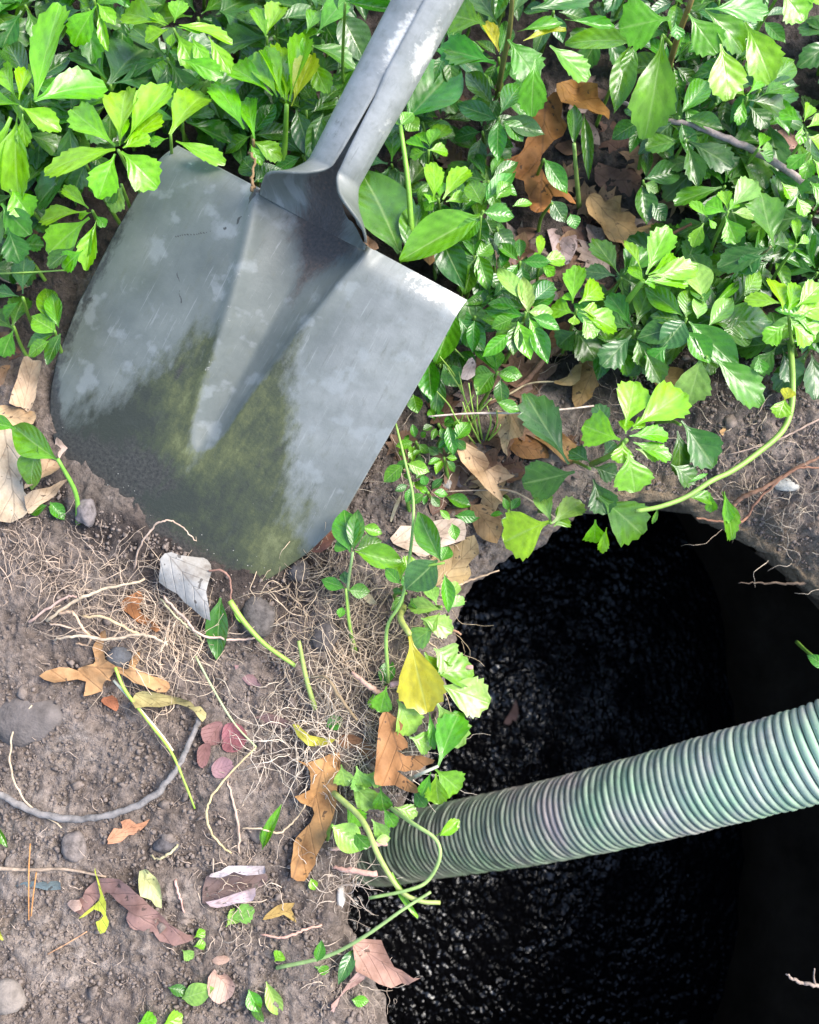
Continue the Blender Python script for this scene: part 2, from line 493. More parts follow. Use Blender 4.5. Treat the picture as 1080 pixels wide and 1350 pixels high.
def scum():
    """bubbles and flecks floating on the water"""
    v1, f1 = ico(); Vs, Fs, n0 = [], [], 0
    k = 0
    while k < 2500:
        x, y = -.30 + .60 * random.random() ** 1.5, random.uniform(-.55, .12)
        if vn(x * 22, y * 22, 1) + .55 * vn(x * 60, y * 60, 2) < random.uniform(-.35, .45): continue
        s = .0006 + .0019 * random.random() ** 2.5
        Vs.append(v1 * np.array([s * random.uniform(.8, 1.6), s * random.uniform(.8, 1.6), s * .6]) * (1 + RNG.normal(0, .08, (len(v1), 1))) + (x, y, WATER_Z + s * .15))
        Fs.append(f1 + n0); n0 += len(v1); k += 1
    m, nt, b, out = new_mat('wet scum'); b.inputs['Base Color'].default_value = (0.012, 0.012, 0.012, 1); b.inputs['Roughness'].default_value = .12; b.inputs['IOR'].default_value = 1.55
    o = mesh_obj('floating_scum', np.concatenate(Vs), np.concatenate(Fs), m); o['kind'] = 'stuff'

def tank():
    """round tank under the opening: an upright wall with a rough ledge on its right side"""
    c = np.array([0.05, -0.20]); V, F = [], []
    n, rows = 96, 14
    for j in range(rows):
        zz = -0.075 - 0.42 * j / (rows - 1)
        for k in range(n):
            a = 2 * math.pi * k / n
            rr = 0.43 + 0.012 * vn(k * 0.6, j * 0.7, 1)
            right = math.exp(-((a if a < math.pi else a - 2 * math.pi) / 0.9) ** 2)
            rr -= right * (0.05 + 0.07 * sm(-0.2, -0.40, zz))
            V.append((c[0] + rr * math.cos(a) * 1.0, c[1] + rr * math.sin(a) * 0.98, zz))
    for j in range(rows - 1):
        for k in range(n):
            k2 = (k + 1) % n
            F.append((j * n + k, (j + 1) * n + k, (j + 1) * n + k2, j * n + k2))
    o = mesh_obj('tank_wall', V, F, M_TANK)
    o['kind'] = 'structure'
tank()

# ------------------------------------------------------------------ soil crumbs
def ico():
    bm = bmesh.new(); bmesh.ops.create_icosphere(bm, subdivisions=1, radius=1.0)
    v = np.array([p.co[:] for p in bm.verts]); f = np.array([[q.index for q in t.verts] for t in bm.faces]); bm.free()
    return v, f
ICO_V, ICO_F = ico()

def in_blade(px, py, grow=0):
    rx, ry = px - 410, py - 284
    u, v = 0.88 * rx + 0.47 * ry, -0.46 * rx + 0.89 * ry
    return -245 - grow < u < 228 + grow and -10 - grow < v < 470 + grow * 0.3 and not (v > 380 and abs(u) > 245 - (v - 380) * 1.0)

def soil_crumbs():
    Vs, Fs, n0 = [], [], 0
    k = 0
    while k < 19000:
        r = random.random()
        if r > 0.93:
            q = HOLE[random.randrange(len(HOLE))]; d_ = random.uniform(-.002, .022) ; an = random.uniform(0, 6.28)
            q = q + d_ * np.array([math.cos(an), math.sin(an)])
            vv = np.array([q[0], q[1], 0.0]) - CAM; t_ = vv @ CF
            px, py = 540 + FPX * (vv @ CR) / t_, 675 - FPX * (vv @ CU) / t_
        elif r < 0.70:
            px, py = random.uniform(-60, 590), random.uniform(600, 1400)
        elif r < 0.86:
            px, py = random.uniform(840, 1120), random.uniform(440, 740)
        else:
            px, py = random.uniform(480, 900), random.uniform(520, 780)
        p = P(px, py)
        sd = sdq(p[0], p[1])[0]
        if sd < 0.001 or in_blade(px, py, -6): continue
        clus = vn(p[0] * 35, p[1] * 35, 3) + 0.5
        if random.random() > 0.25 + clus: continue
        s = 0.0005 + 0.0012 * random.random() ** 3.5
        if random.random() < 0.002: s = random.uniform(0.0025, 0.0048)
        z = gh(float(p[0]), float(p[1])) + s * random.uniform(-0.2, 0.5) + 0.001
        d = np.clip(1 + RNG.normal(0, 0.30, len(ICO_V)), .45, 1.7)
        sc = s * np.array([random.uniform(.8, 1.4), random.uniform(.8, 1.3), random.uniform(.6, 1.0)])
        a = random.uniform(0, 6.28); ca, sa = math.cos(a), math.sin(a)
        v = ICO_V * d[:, None] * sc
        v = np.stack([v[:, 0] * ca - v[:, 1] * sa, v[:, 0] * sa + v[:, 1] * ca, v[:, 2]], 1) + (p[0], p[1], z)
        Vs.append(v); Fs.append(ICO_F + n0); n0 += len(v); k += 1
    o = mesh_obj('soil_crumbs', np.concatenate(Vs), np.concatenate(Fs), M_CRUMB)
    o.color = (0.182, 0.144, 0.122, 1); o['kind'] = 'stuff'
soil_crumbs()
scum()

# ------------------------------------------------------------------ leaf shapes (unit length, unit width), shared by all leaves
def leaf_mesh(name, toothed, seed, arch, cup, mat):
    rg = random.Random(seed)
    if toothed:
        pw = [(0, .035), (.12, .04), (.2, .09), (.32, .22), (.45, .36), (.56, .45), (.66, .49), (.76, .46), (.85, .36), (.93, .2), (1, .02)]
    else:
        pw = [(0, .03), (.05, .035), (.1, .10), (.2, .27), (.32, .41), (.45, .49), (.58, .48), (.7, .41), (.82, .28), (.92, .13), (1, .01)]
    ts, hs = zip(*pw)
    rows = []                                     # (t of spine, half width, forward shift of the outline point) for each side
    tv = list(np.linspace(0, 0.48, 8))
    if toothed:
        nt_ = 4
        edges = np.linspace(0.56, 0.96, nt_ * 2)
        tv += list(edges) + [1.0]
    else:
        tv += list(np.linspace(0.55, 1, 8))
    V, UV, F = [], [], []
    fr = [-1, -.55, -.12, .12, .55, 1] if False else [-1, -.5, 0, .5, 1]
    wav = rg.uniform(0, 6.28)
    for i, t in enumerate(tv):
        h = float(np.interp(t, ts, hs))
        for f in fr:
            hh, tt = h, t
            if toothed and abs(f) == 1 and t >= 0.5 and t < 1:
                k = i - 8
                if k % 2 == 1: hh = h * 1.06; tt = t + 0.034
                else: hh = h * 0.93; tt = t - 0.004
                hh *= rg.uniform(.95, 1.06)
            x = f * hh
            z = -arch * t * t + cup * abs(f) * (h / 0.5) * 0.22 * (1 - 0.3 * t)
            z += 0.018 * math.sin(7 * t + wav + f * 1.7) * abs(f) + 0.02 * math.sin(9 * t + wav * 2) * f * t
            bend = 0.05 * math.sin(wav) * t * t
            V.append((x + bend, tt, z)); UV.append((f * 0.5 + 0.5, tt))
    n = len(fr)
    for i in range(len(tv) - 1):
        for j in range(n - 1):
            F.append((i * n + j, i * n + j + 1, (i + 1) * n + j + 1, (i + 1) * n + j))
    o = mesh_obj(name, V, F, mat, uv=UV)
    me = o.data
    bpy.data.objects.remove(o)
    return me
TOOTH = [leaf_mesh('toothed leaf', True, i, a, c, M_LEAF) for i, (a, c) in enumerate([(.06, .5), (.14, .35), (.2, .7), (.03, .25), (.26, .4), (.1, 1.0), (.16, .1), (.3, .6)])]
SMOOTH = [leaf_mesh('smooth leaf', False, 20 + i, a, c, M_VINCA) for i, (a, c) in enumerate([(.06, .5), (.14, .8), (.2, .35), (.03, .9), (.26, .6)])]

PAL = {'N': (0.27, 0.44, 0.010), 'L': (0.165, 0.42, 0.004), 'Y': (0.44, 0.46, 0.02), 'X': (0.215, 0.47, 0.006), 'P': (0.235, 0.42, 0.070), 'M': (0.066, 0.22, 0.008),
       'm': (0.105, 0.30, 0.008), 'D': (0.044, 0.140, 0.010), 'B': (0.046, 0.138, 0.026)}

def place_leaf(parent, b, t, wpx_m, colr, smooth=False, roll=0.0, name='leaf', mesh=None):
    """one leaf from its foot b to its tip t (world points)"""
    b = Vector(b); t = Vector(t)
    me = mesh or random.choice(SMOOTH if smooth else TOOTH)
    y = t - b; L = y.length; y.normalize()
    up = Vector((0, 0, 1)) + Vector((random.uniform(-.25, .25), random.uniform(-.25, .25), 0))
    x = y.cross(up)
    if x.length < 1e-4: x = Vector((1, 0, 0))
    x.normalize(); z = x.cross(y)
    if roll:
        q = Matrix.Rotation(roll, 3, y); x = q @ x; z = q @ z
    M = Matrix(((x.x * wpx_m, y.x * L, z.x * L, b.x), (x.y * wpx_m, y.y * L, z.y * L, b.y), (x.z * wpx_m, y.z * L, z.z * L, b.z), (0, 0, 0, 1)))
    o = bpy.data.objects.new(name, me)
    COL.objects.link(o)
    if parent is not None:
        o.parent = parent
        M = Matrix.Translation(-Vector(parent.location)) @ M
    o.matrix_local = M if parent is not None else M
    if parent is None: o.matrix_world = M
    c = PAL[colr] if isinstance(colr, str) else colr
    k = random.uniform(.85, 1.15)
    o.color = (c[0] * k * random.uniform(.9, 1.1), c[1] * k, c[2] * k, 1)
    return o

def plant(label, cx, cy, H, leaves, kind='T', stem=None, stem_col=(0.13, 0.25, 0.03), stem_r=0.0013, name=None, cat='plant', group=None, droop=0.16):
    """a sprig: stem + leaves given as (foot px, tip px, width px, colour letter[, lift of the tip])"""
    top = P(cx, cy, H)
    if stem is None:
        gx, gy = top[0] + random.uniform(-.012, .012), top[1] + random.uniform(-.02, .004)
        if sdq(gx, gy)[0] < 0.01: gx, gy = top[0], top[1] + 0.02
        g = np.array([gx, gy, gh(float(gx), float(gy)) - 0.004])
        pts = [g, g * .5 + top * .5 + np.array([random.uniform(-.004, .004), .002, 0]), top]
    else:
        pts = [G(x, y, z) if i == 0 else P(x, y, z) for i, (x, y, z) in enumerate(stem)]
    e = empty(name or ('pachysandra_plant' if kind == 'T' else 'periwinkle_plant'), pts[0])
    tag(e, label, cat, group)
    tube_obj('stem', catmull(pts, 5), np.linspace(stem_r * 1.2, stem_r * .8, (len(pts) - 1) * 5 + 1), M_STEM, e, 6, stem_col)
    for lf in leaves:
        bx, by, tx, ty, w, c = lf[:6]
        dz = lf[6] if len(lf) > 6 else 0.0
        zb = H - random.uniform(0, .004)
        b = P(bx, by, zb)
        Lm = math.hypot(tx - bx, ty - by) * PX
        t = P(tx, ty, zb + dz - Lm * droop * random.uniform(.5, 1.3))
        depth = (CAM[2] - zb) / CAM[2]
        place_leaf(e, b, t, w * 1.22 * PX * depth, c, kind == 'V', random.uniform(-.18, .18))
    return e

# ------------------------------------------------------------------ shovel
def steel_material():
    m, nt, b, out = new_mat('worn painted steel')
    co = tc(nt, 'UV')
    mp = N(nt, 'ShaderNodeMapping'); nt.links.new(co, mp.inputs[0]); mp.inputs['Scale'].default_value = (1, 0.45, 1)
    st = mp.outputs[0]
    n1 = noise(nt, co, 3.5, 6, 0.6); n2 = noise(nt, st, 26, 6, 0.7); n3 = noise(nt, co, 70, 4, 0.6)
    c = ramp(nt, n1, [(0.3, (0.078, 0.088, 0.077)), (0.5, (0.110, 0.121, 0.107)), (0.7, (0.150, 0.161, 0.142))])
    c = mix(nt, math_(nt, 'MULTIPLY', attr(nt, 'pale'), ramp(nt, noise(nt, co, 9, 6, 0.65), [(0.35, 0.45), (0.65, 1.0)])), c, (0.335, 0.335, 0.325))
    ms = N(nt, 'ShaderNodeMapping'); nt.links.new(co, ms.inputs[0]); ms.inputs['Scale'].default_value = (1, 0.045, 1); ms.inputs['Rotation'].default_value = (0, 0, 0.12)
    sc_ = noise(nt, ms.outputs[0], 75, 5, 0.7)
    dk = N(nt, 'ShaderNodeMapRange', i_1=0.60, i_2=0.68); nt.links.new(sc_, dk.inputs[0])
    lt = N(nt, 'ShaderNodeMapRange', i_1=0.40, i_2=0.33); nt.links.new(sc_, lt.inputs[0])
    c = mix(nt, math_(nt, 'MULTIPLY', dk.outputs[0], 0.35), c, (0.075, 0.075, 0.06))
    c = mix(nt, math_(nt, 'MULTIPLY', lt.outputs[0], 0.30), c, (0.34, 0.345, 0.33))
    # pale rubbed patches
    pm = N(nt, 'ShaderNodeMapRange', i_1=0.56, i_2=0.63); nt.links.new(noise(nt, co, 7.5, 5, 0.5), pm.inputs[0])
    c = mix(nt, math_(nt, 'MULTIPLY', pm.outputs[0], 0.45), c, (0.235, 0.25, 0.245))
    # streaks of thin grime
    g = N(nt, 'ShaderNodeMapRange', i_1=0.54, i_2=0.70); nt.links.new(n2, g.inputs[0])
    c = mix(nt, math_(nt, 'MULTIPLY', g.outputs[0], 0.38), c, (0.095, 0.10, 0.07))
    def masked(a, lo, hi, noise_w=0.9, nn=n2):
        s = math_(nt, 'ADD', attr(nt, a), math_(nt, 'MULTIPLY', math_(nt, 'SUBTRACT', nn, 0.5), noise_w))
        r = N(nt, 'ShaderNodeMapRange', i_1=lo, i_2=hi); nt.links.new(s, r.inputs[0]); return r.outputs[0]
    moss = masked('moss', 0.24, 0.84, 1.2)
    mf = math_(nt, 'ADD', math_(nt, 'MULTIPLY', noise(nt, co, 4.0, 4, 0.6), 0.55), math_(nt, 'MULTIPLY', noise(nt, st, 30, 6, 0.75), 0.45))
    mf = math_(nt, 'ADD', mf, math_(nt, 'MULTIPLY', attr(nt, 'yellow'), 0.16))
    mcol = ramp(nt, mf, [(0.40, (0.018, 0.023, 0.016)), (0.52, (0.036, 0.045, 0.020)), (0.63, (0.074, 0.083, 0.030)), (0.73, (0.135, 0.145, 0.060)), (0.84, (0.25, 0.26, 0.15))])
    c = mix(nt, math_(nt, 'MULTIPLY', moss, 0.93), c, mcol)
    dirt = masked('dirt', 0.42, 0.66, 1.3)
    c = mix(nt, math_(nt, 'MULTIPLY', dirt, 0.92), c, ramp(nt, n3, [(0.35, (0.016, 0.017, 0.016)), (0.65, (0.052, 0.05, 0.044))]))
    rust = masked('rust', 0.35, 0.75, 1.0)
    c = mix(nt, math_(nt, 'MULTIPLY', rust, 0.85), c, ramp(nt, n3, [(0.3, (0.045, 0.036, 0.032)), (0.55, (0.085, 0.066, 0.056)), (0.75, (0.155, 0.085, 0.052))]))
    wear_highlight = masked('wear_highlight', 0.5, 0.72, 1.5, noise(nt, co, 17, 6, 0.7))
    c = mix(nt, math_(nt, 'MULTIPLY', wear_highlight, 0.9), c, ramp(nt, n3, [(0.35, (0.46, 0.42, 0.36)), (0.6, (0.62, 0.60, 0.55))]))
    scr = masked('scratch', 0.5, 0.6, 0.5)
    c = mix(nt, math_(nt, 'MULTIPLY', scr, 0.85), c, (0.03, 0.026, 0.022))
    # soil specks thrown on the face
    sp = N(nt, 'ShaderNodeTexVoronoi', i_Scale=60.0, feature='F1'); nt.links.new(co, sp.inputs['Vector'])
    sz = N(nt, 'ShaderNodeSeparateColor'); nt.links.new(sp.outputs['Color'], sz.inputs[0])
    spm = math_(nt, 'LESS_THAN', sp.outputs['Distance'], math_(nt, 'MULTIPLY', math_(nt, 'SUBTRACT', sz.outputs[0], math_(nt, 'SUBTRACT', 0.93, math_(nt, 'MULTIPLY', attr(nt, 'dust'), 0.5))), 0.55))
    c = mix(nt, math_(nt, 'MULTIPLY', spm, 0.9), c, mix(nt, sz.outputs[1], (0.035, 0.03, 0.025), (0.45, 0.42, 0.36)))
    n4 = noise(nt, co, 150, 5, 0.75)
    dust = masked('dust', 0.66, 0.84, 1.9, n4)
    c = mix(nt, math_(nt, 'MULTIPLY', dust, 0.9), c, ramp(nt, n3, [(0.35, (0.022, 0.018, 0.016)), (0.65, (0.070, 0.058, 0.050))]))
    nt.links.new(c, b.inputs['Base Color'])
    rg = math_(nt, 'ADD', 0.36, math_(nt, 'MULTIPLY', n1, 0.22))
    rg = math_(nt, 'ADD', rg, math_(nt, 'MULTIPLY', math_(nt, 'MAXIMUM', moss, math_(nt, 'MAXIMUM', rust, dust)), 0.4), True)
    nt.links.new(rg, b.inputs['Roughness'])
    b.inputs['Specular IOR Level'].default_value = 0.5
    h = math_(nt, 'ADD', math_(nt, 'MULTIPLY', n2, 0.5), math_(nt, 'ADD', math_(nt, 'MULTIPLY', n3, 0.35), math_(nt, 'MULTIPLY', moss, math_(nt, 'MULTIPLY', n3, 1.2))))
    bump(nt, h, 0.28, 0.0012, b)
    return m
M_STEEL = steel_material()

B0 = P(410, 284, 0.095); BR = P(607, 390, 0.100); BT = P(180, 729, 0.000)
BN = np.cross(BR - B0, BT - B0); BN /= np.linalg.norm(BN)
if BN[2] < 0: BN = -BN
BS = np.linalg.norm(BR - B0) / 224.0

def bpt(u, v, w):
    d = ray(410 + .88 * u - .46 * v, 284 + .47 * u + .89 * v)
    return CAM + d * (((B0 - CAM) @ BN) / (d @ BN)) + BN * w * BS

def proj_u(u, v, w):
    q = bpt(u, v, w) - CAM; d = q @ CF
    x, y = 540 + FPX * (q @ CR) / d, 675 - FPX * (q @ CU) / d
    return .88 * (x - 410) + .47 * (y - 284)

def seg_d(u, v, pts):
    best = np.full(u.shape, 1e9)
    for (ax, ay), (bx, by) in zip(pts[:-1], pts[1:]):
        dx, dy = bx - ax, by - ay
        t = np.clip(((u - ax) * dx + (v - ay) * dy) / (dx * dx + dy * dy), 0, 1)
        best = np.minimum(best, np.hypot(u - ax - t * dx, v - ay - t * dy))
    return best

def uvof(x, y):
    return .88 * (x - 410) + .47 * (y - 284), -.46 * (x - 410) + .89 * (y - 284)

def shovel():
    base = bpt(10, 480, 0)
    e = empty('shovel', base)
    tag(e, 'grey steel shovel with a moss-stained blade, its point stuck in the soil', 'shovel')
    nr, nc = 270, 260
    vs = np.linspace(0, 545, nr)
    WL = np.interp(vs, [0, 30, 60, 143, 250, 330, 367, 409, 440, 480, 515, 545], [224, 232, 236, 242, 240, 227, 214, 189, 155, 98, 52, 10])
    WR = np.interp(vs, [0, 60, 200, 347, 400, 456, 490, 520, 545], [225, 225, 220, 213, 196, 166, 130, 78, 10])
    k = np.ones(9) / 9
    WL = np.convolve(np.pad(WL, 4, 'edge'), k, 'valid'); WR = np.convolve(np.pad(WR, 4, 'edge'), k, 'valid')
    s = np.linspace(-1, 1, nc)
    U = np.where(s[None] < 0, s[None] * WL[:, None], s[None] * WR[:, None])
    Vv = np.repeat(vs[:, None], nc, 1)
    # channel
    hw = np.interp(vs, [0, 60, 150, 250, 310, 335, 345], [82, 66, 46, 29, 22, 12, 1])[:, None]
    dp = np.interp(vs, [0, 60, 150, 250, 310, 338, 346], [46, 40, 30, 20, 13, 5, 0])[:, None]
    u0 = np.interp(vs, [0, 100, 350], [5, 8, 9])[:, None]
    x = np.clip(np.abs(U - u0) / hw, 0, 1)
    arc = (np.sqrt(np.maximum(1.28 - x * x, 0.28)) - .529) / (1.131 - .529)
    vee = 1 - x
    m = sm(10, 130, vs)[:, None]
    W = -dp * (arc * (1 - m) + (0.55 * vee + 0.45 * arc) * m)
    # dished sheet, rolled step
    W = W - 34 * (np.abs(U) / 230) ** 2.1 + 4 * np.sin(Vv / 90) * (U / 230)
    stepm = sm(78, 100, np.abs(U))
    W = W - stepm * 0.014 * np.maximum(34 - Vv, 0) ** 2
    # thin lip raised beside the channel
    W = W + 5 * np.exp(-((np.abs(U - u0) - hw - 5) / 9) ** 2) * sm(345, 250, Vv)
    for _ in range(8):
        Wp = np.pad(W, 1, 'edge')
        W = (Wp[1:-1, 1:-1] * 2 + Wp[:-2, 1:-1] + Wp[2:, 1:-1] + Wp[1:-1, :-2] + Wp[1:-1, 2:]) / 6
    V3 = np.array([bpt(u, v, w_) for u, v, w_ in zip(U.ravel(), Vv.ravel(), W.ravel())]) - base
    idx = np.arange(nr * nc).reshape(nr, nc)
    F = np.stack([idx[:-1, :-1], idx[1:, :-1], idx[1:, 1:], idx[:-1, 1:]], -1).reshape(-1, 4)
    u, v = U.ravel(), Vv.ravel()
    # rubbed paint, stains and a highlight painted on the lip, each with its own outline
    bnd = np.interp(u, [-245, -190, -150, -110, -66, -40, -12, 9, 28, 50, 80, 105, 135, 178, 230], [500, 405, 360, 318, 205, 190, 300, 342, 280, 150, 205, 262, 330, 372, 470])
    moss = sm(-70, 62, v - bnd + 34 * vn(u / 22, v / 34, 1) + 26 * vn(u / 7, v / 14, 2)) * 0.98
    moss = moss * (1 - 0.75 * np.clip(sm(6, -4, np.abs(u - np.interp(v, [0, 100, 350], [5, 8, 9])) - np.interp(v, [0, 60, 150, 250, 310, 335, 345, 350], [82, 66, 46, 29, 22, 12, 1, -20])), 0, 1))
    d1 = uvof(110, 600); d2 = uvof(200, 610)
    dirt = 0.95 * np.exp(-((u - d1[0]) ** 2 / 95 ** 2 + (v - d1[1] - 15) ** 2 / 48 ** 2)) + 0.55 * np.exp(-((u - d2[0]) ** 2 / 60 ** 2 + (v - d2[1]) ** 2 / 40 ** 2))
    dirt += 0.62 * sm(34, 4, u + np.interp(v, vs, WL)) * sm(20, 160, v)          # dark grimy left rim
    dirt += 0.5 * np.exp(-((u + 60) / 28) ** 2 - ((v - 262) / 30) ** 2) + 0.42 * np.exp(-((u - 95) / 24) ** 2 - ((v - 300) / 60) ** 2)
    rust = np.exp(-((u - 12) / 62) ** 2) * sm(80, 2, v) * 1.05 + 0.75 * np.exp(-((u - 18) / 22) ** 2) * sm(210, 30, v)
    wear_highlight = 0.72 * stepm.ravel() * sm(40, 14, v) * sm(70, 190, np.abs(u)) * np.where(u > 0, 0.95, 0.55)
    wear_highlight += 0.36 * np.exp(-((np.abs(u - 6) - np.interp(v, vs, hw[:, 0]) - 2) / 14) ** 2) * sm(345, 270, v) * np.where(u < 0, 1.0, 0.45)  # bright highlight along the channel lip, put into the colour
    scr = np.zeros_like(u)
    for pts, wd in (([(335, 258), (318, 285), (303, 298), (280, 303)], 2.6), ([(300, 300), (262, 306), (218, 309)], 1.5), ([(222, 350), (230, 370), (231, 400)], 1.5),
                     ([(330, 262), (336, 252), (345, 250)], 3.5)):
        q = [uvof(*p) for p in pts]
        scr = np.maximum(scr, np.exp(-(seg_d(u + 5 * vn(u / 9, v / 9, 4), v + 5 * vn(u / 9, v / 9, 5), q) / (wd * 0.8)) ** 2) * np.clip(0.75 + 1.1 * vn(u / 12, v / 12, 6), 0, 1))
    yel = np.exp(-((u - 8) / 62) ** 2) * sm(180, 240, v) * sm(420, 340, v) + 0.9 * np.exp(-((u - 150) / 45) ** 2 - ((v - 420) / 60) ** 2) - 0.75 * np.exp(-((u - 60) / 60) ** 2 - ((v - 420) / 55) ** 2) - 1.1 * np.exp(-((u + 110) / 85) ** 2 - ((v - 400) / 80) ** 2)
    dust = sm(405, 495, v - 0.12 * u) * 1.05 + 0.25 * sm(300, 400, v)
    ob = mesh_obj('blade', V3, F, M_STEEL, e, uv=np.stack([u, v], 1) / 300.0,
                  attrs={'moss': moss, 'dirt': dirt, 'rust': rust, 'wear_highlight': wear_highlight, 'scratch': scr, 'dust': dust, 'yellow': yel, 'pale': 0.42 * sm(30, 150, u) * sm(420, 200, v)})  # pale right half: light from the right put into the blade's colour
    sol = ob.modifiers.new('thickness', 'SOLIDIFY'); sol.thickness = 0.0016; sol.offset = -1
    # socket: the sheet pinched into a neck and rolled into a split tube
    vs2 = np.concatenate([np.linspace(8, -70, 40), np.linspace(-74, -200, 34), np.linspace(-208, -560, 40)])
    r_ = np.interp(-vs2, [-8, 0, 15, 35, 60, 110, 178, 340, 560], [88, 84, 70, 46, 32, 32.5, 34, 35, 36])
    A = np.interp(-vs2, [-8, 0, 15, 35, 60, 90, 130, 180, 200, 560], [60, 66, 86, 142, 171, 175.5, 177.5, 180, 184, 184])
    ux = np.interp(-vs2, [0, 40, 120, 560], [5, 1, 5, 6])
    wb = np.interp(-vs2, [-8, 0, 40, 120, 560], [-45, -46, -36, -22, 30])
    rot = np.interp(-vs2, [10, 70, 560], [0, -0.34, -0.40])
    kk = np.ones(9) / 9
    r_, A, wb = (np.convolve(np.pad(q, 4, 'edge'), kk, 'valid') for q in (r_, A, wb))
    ph = np.linspace(-1, 1, 61)
    V3, uvs, at = [], [], {k2: [] for k2 in ('moss', 'dirt', 'rust', 'wear_highlight', 'scratch', 'dust', 'yellow', 'pale')}
    for i, v in enumerate(vs2):
        cu = ux[i]; wc = wb[i] + r_[i]
        if v < 0:
            k_ = min(1, -v / 60)
            cu = ux[i] + k_ * (ux[i] - proj_u(ux[i], v, wc)) + k_ * (1 - ux[i])
        for p in ph:
            an = math.radians(A[i]) * p + rot[i]
            re_ = r_[i] * (1 + 0.035 * p * float(sm(-150, -195, v)))
            V3.append(bpt(cu + re_ * math.sin(an), v, wb[i] + r_[i] - re_ * math.cos(an)) - base)
            uvs.append((0.9 * p * r_[i] * 3 / 300.0 + 3, v / 300.0))
            at['rust'].append(float(sm(-160, -30, v) * math.exp(-(r_[i] * math.sin(math.radians(A[i]) * min(abs(p), 90 / A[i])) / 42) ** 2) * sm(0.9, 0.5, abs(p) * A[i] / 150)))
            ww = math.exp(-((p - 0.72) / 0.2) ** 2) * (0.85 * math.exp(-((v + 250) / 50) ** 2) + 0.5 * math.exp(-((v + 140) / 30) ** 2) + 0.55 * math.exp(-((v + 340) / 30) ** 2))
            ww += math.exp(-((p + 0.95) / 0.16) ** 2) * (0.8 * math.exp(-((v + 240) / 60) ** 2) + 0.45 * math.exp(-((v + 330) / 40) ** 2))
            at['wear_highlight'].append(ww)
            at['scratch'].append(0.0)
            at['dirt'].append(0.35 * math.exp(-((p + .75) / .15) ** 2) * math.exp(-((v + 110) / 45) ** 2) + 0.3 * math.exp(-((p + 0.3) / .3) ** 2))
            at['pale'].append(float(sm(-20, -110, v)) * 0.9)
            for z in ('moss', 'dust', 'yellow'): at[z].append(0.0)
    nr, nc = len(vs2), len(ph)
    idx = np.arange(nr * nc).reshape(nr, nc)
    F = np.stack([idx[:-1, :-1], idx[:-1, 1:], idx[1:, 1:], idx[1:, :-1]], -1).reshape(-1, 4)
    ob = mesh_obj('socket', V3, F, M_STEEL, e, uv=uvs, attrs=at)
    sol = ob.modifiers.new('thickness', 'SOLIDIFY'); sol.thickness = 0.0017; sol.offset = -1
    # wooden handle in the socket, beyond the picture's edge
    a0 = bpt(6, -480, 66); a1 = bpt(6, -560, 74); d = (a1 - a0) / np.linalg.norm(a1 - a0)
    pts = [a0 + d * q for q in np.linspace(0, 0.72, 14)]
    h = tube_obj('handle', pts, [0.0135] * 12 + [0.0145, 0.011], M_WOOD, e, 20, (0.30, 0.22, 0.14))
    # rivets through the socket
    for v in (-430, -500):
        c = bpt(6 + 30, v, np.interp(-v, [120, 560], [-33, 26]) + 38 + 34) - base
        V, F = ICO_V * 0.0032 + c, ICO_F
        mesh_obj('rivet', V, F, M_STEEL, e)
shovel()

# ------------------------------------------------------------------ corrugated hose
def hose_material(name, dark):
    m, nt, b, out = new_mat(name)
    co = tc(nt, 'Object')
    if dark:
        c = ramp(nt, noise(nt, co, 60, 4), [(0.3, (0.06, 0.062, 0.055)), (0.7, (0.16, 0.165, 0.14))])
    else:
        c = ramp(nt, noise(nt, co, 16, 5, 0.6), [(0.33, (0.60, 0.51, 0.47)), (0.47, (0.47, 0.55, 0.40)), (0.62, (0.32, 0.54, 0.31)), (0.78, (0.60, 0.60, 0.45))])
        c = mix(nt, math_(nt, 'MULTIPLY', noise(nt, co, 190, 5, 0.7), 0.55), c, (0.36, 0.345, 0.32))
        g = N(nt, 'ShaderNodeMapRange', i_1=0.52, i_2=0.70); nt.links.new(noise(nt, co, 26, 6, 0.78), g.inputs[0])
        c = mix(nt, math_(nt, 'MULTIPLY', g.outputs[0], 0.5), c, (0.14, 0.13, 0.115))
        w_ = N(nt, 'ShaderNodeMapRange', i_1=0.69, i_2=0.73); nt.links.new(noise(nt, co, 300, 3), w_.inputs[0])
        c = mix(nt, math_(nt, 'MULTIPLY', w_.outputs[0], 0.6), c, (0.6, 0.58, 0.54))
    nt.links.new(c, b.inputs['Base Color'])
    b.inputs['Roughness'].default_value = 0.68 if not dark else 0.9
    bump(nt, noise(nt, co, 260, 4), 0.4, 0.0006, b)
    return m

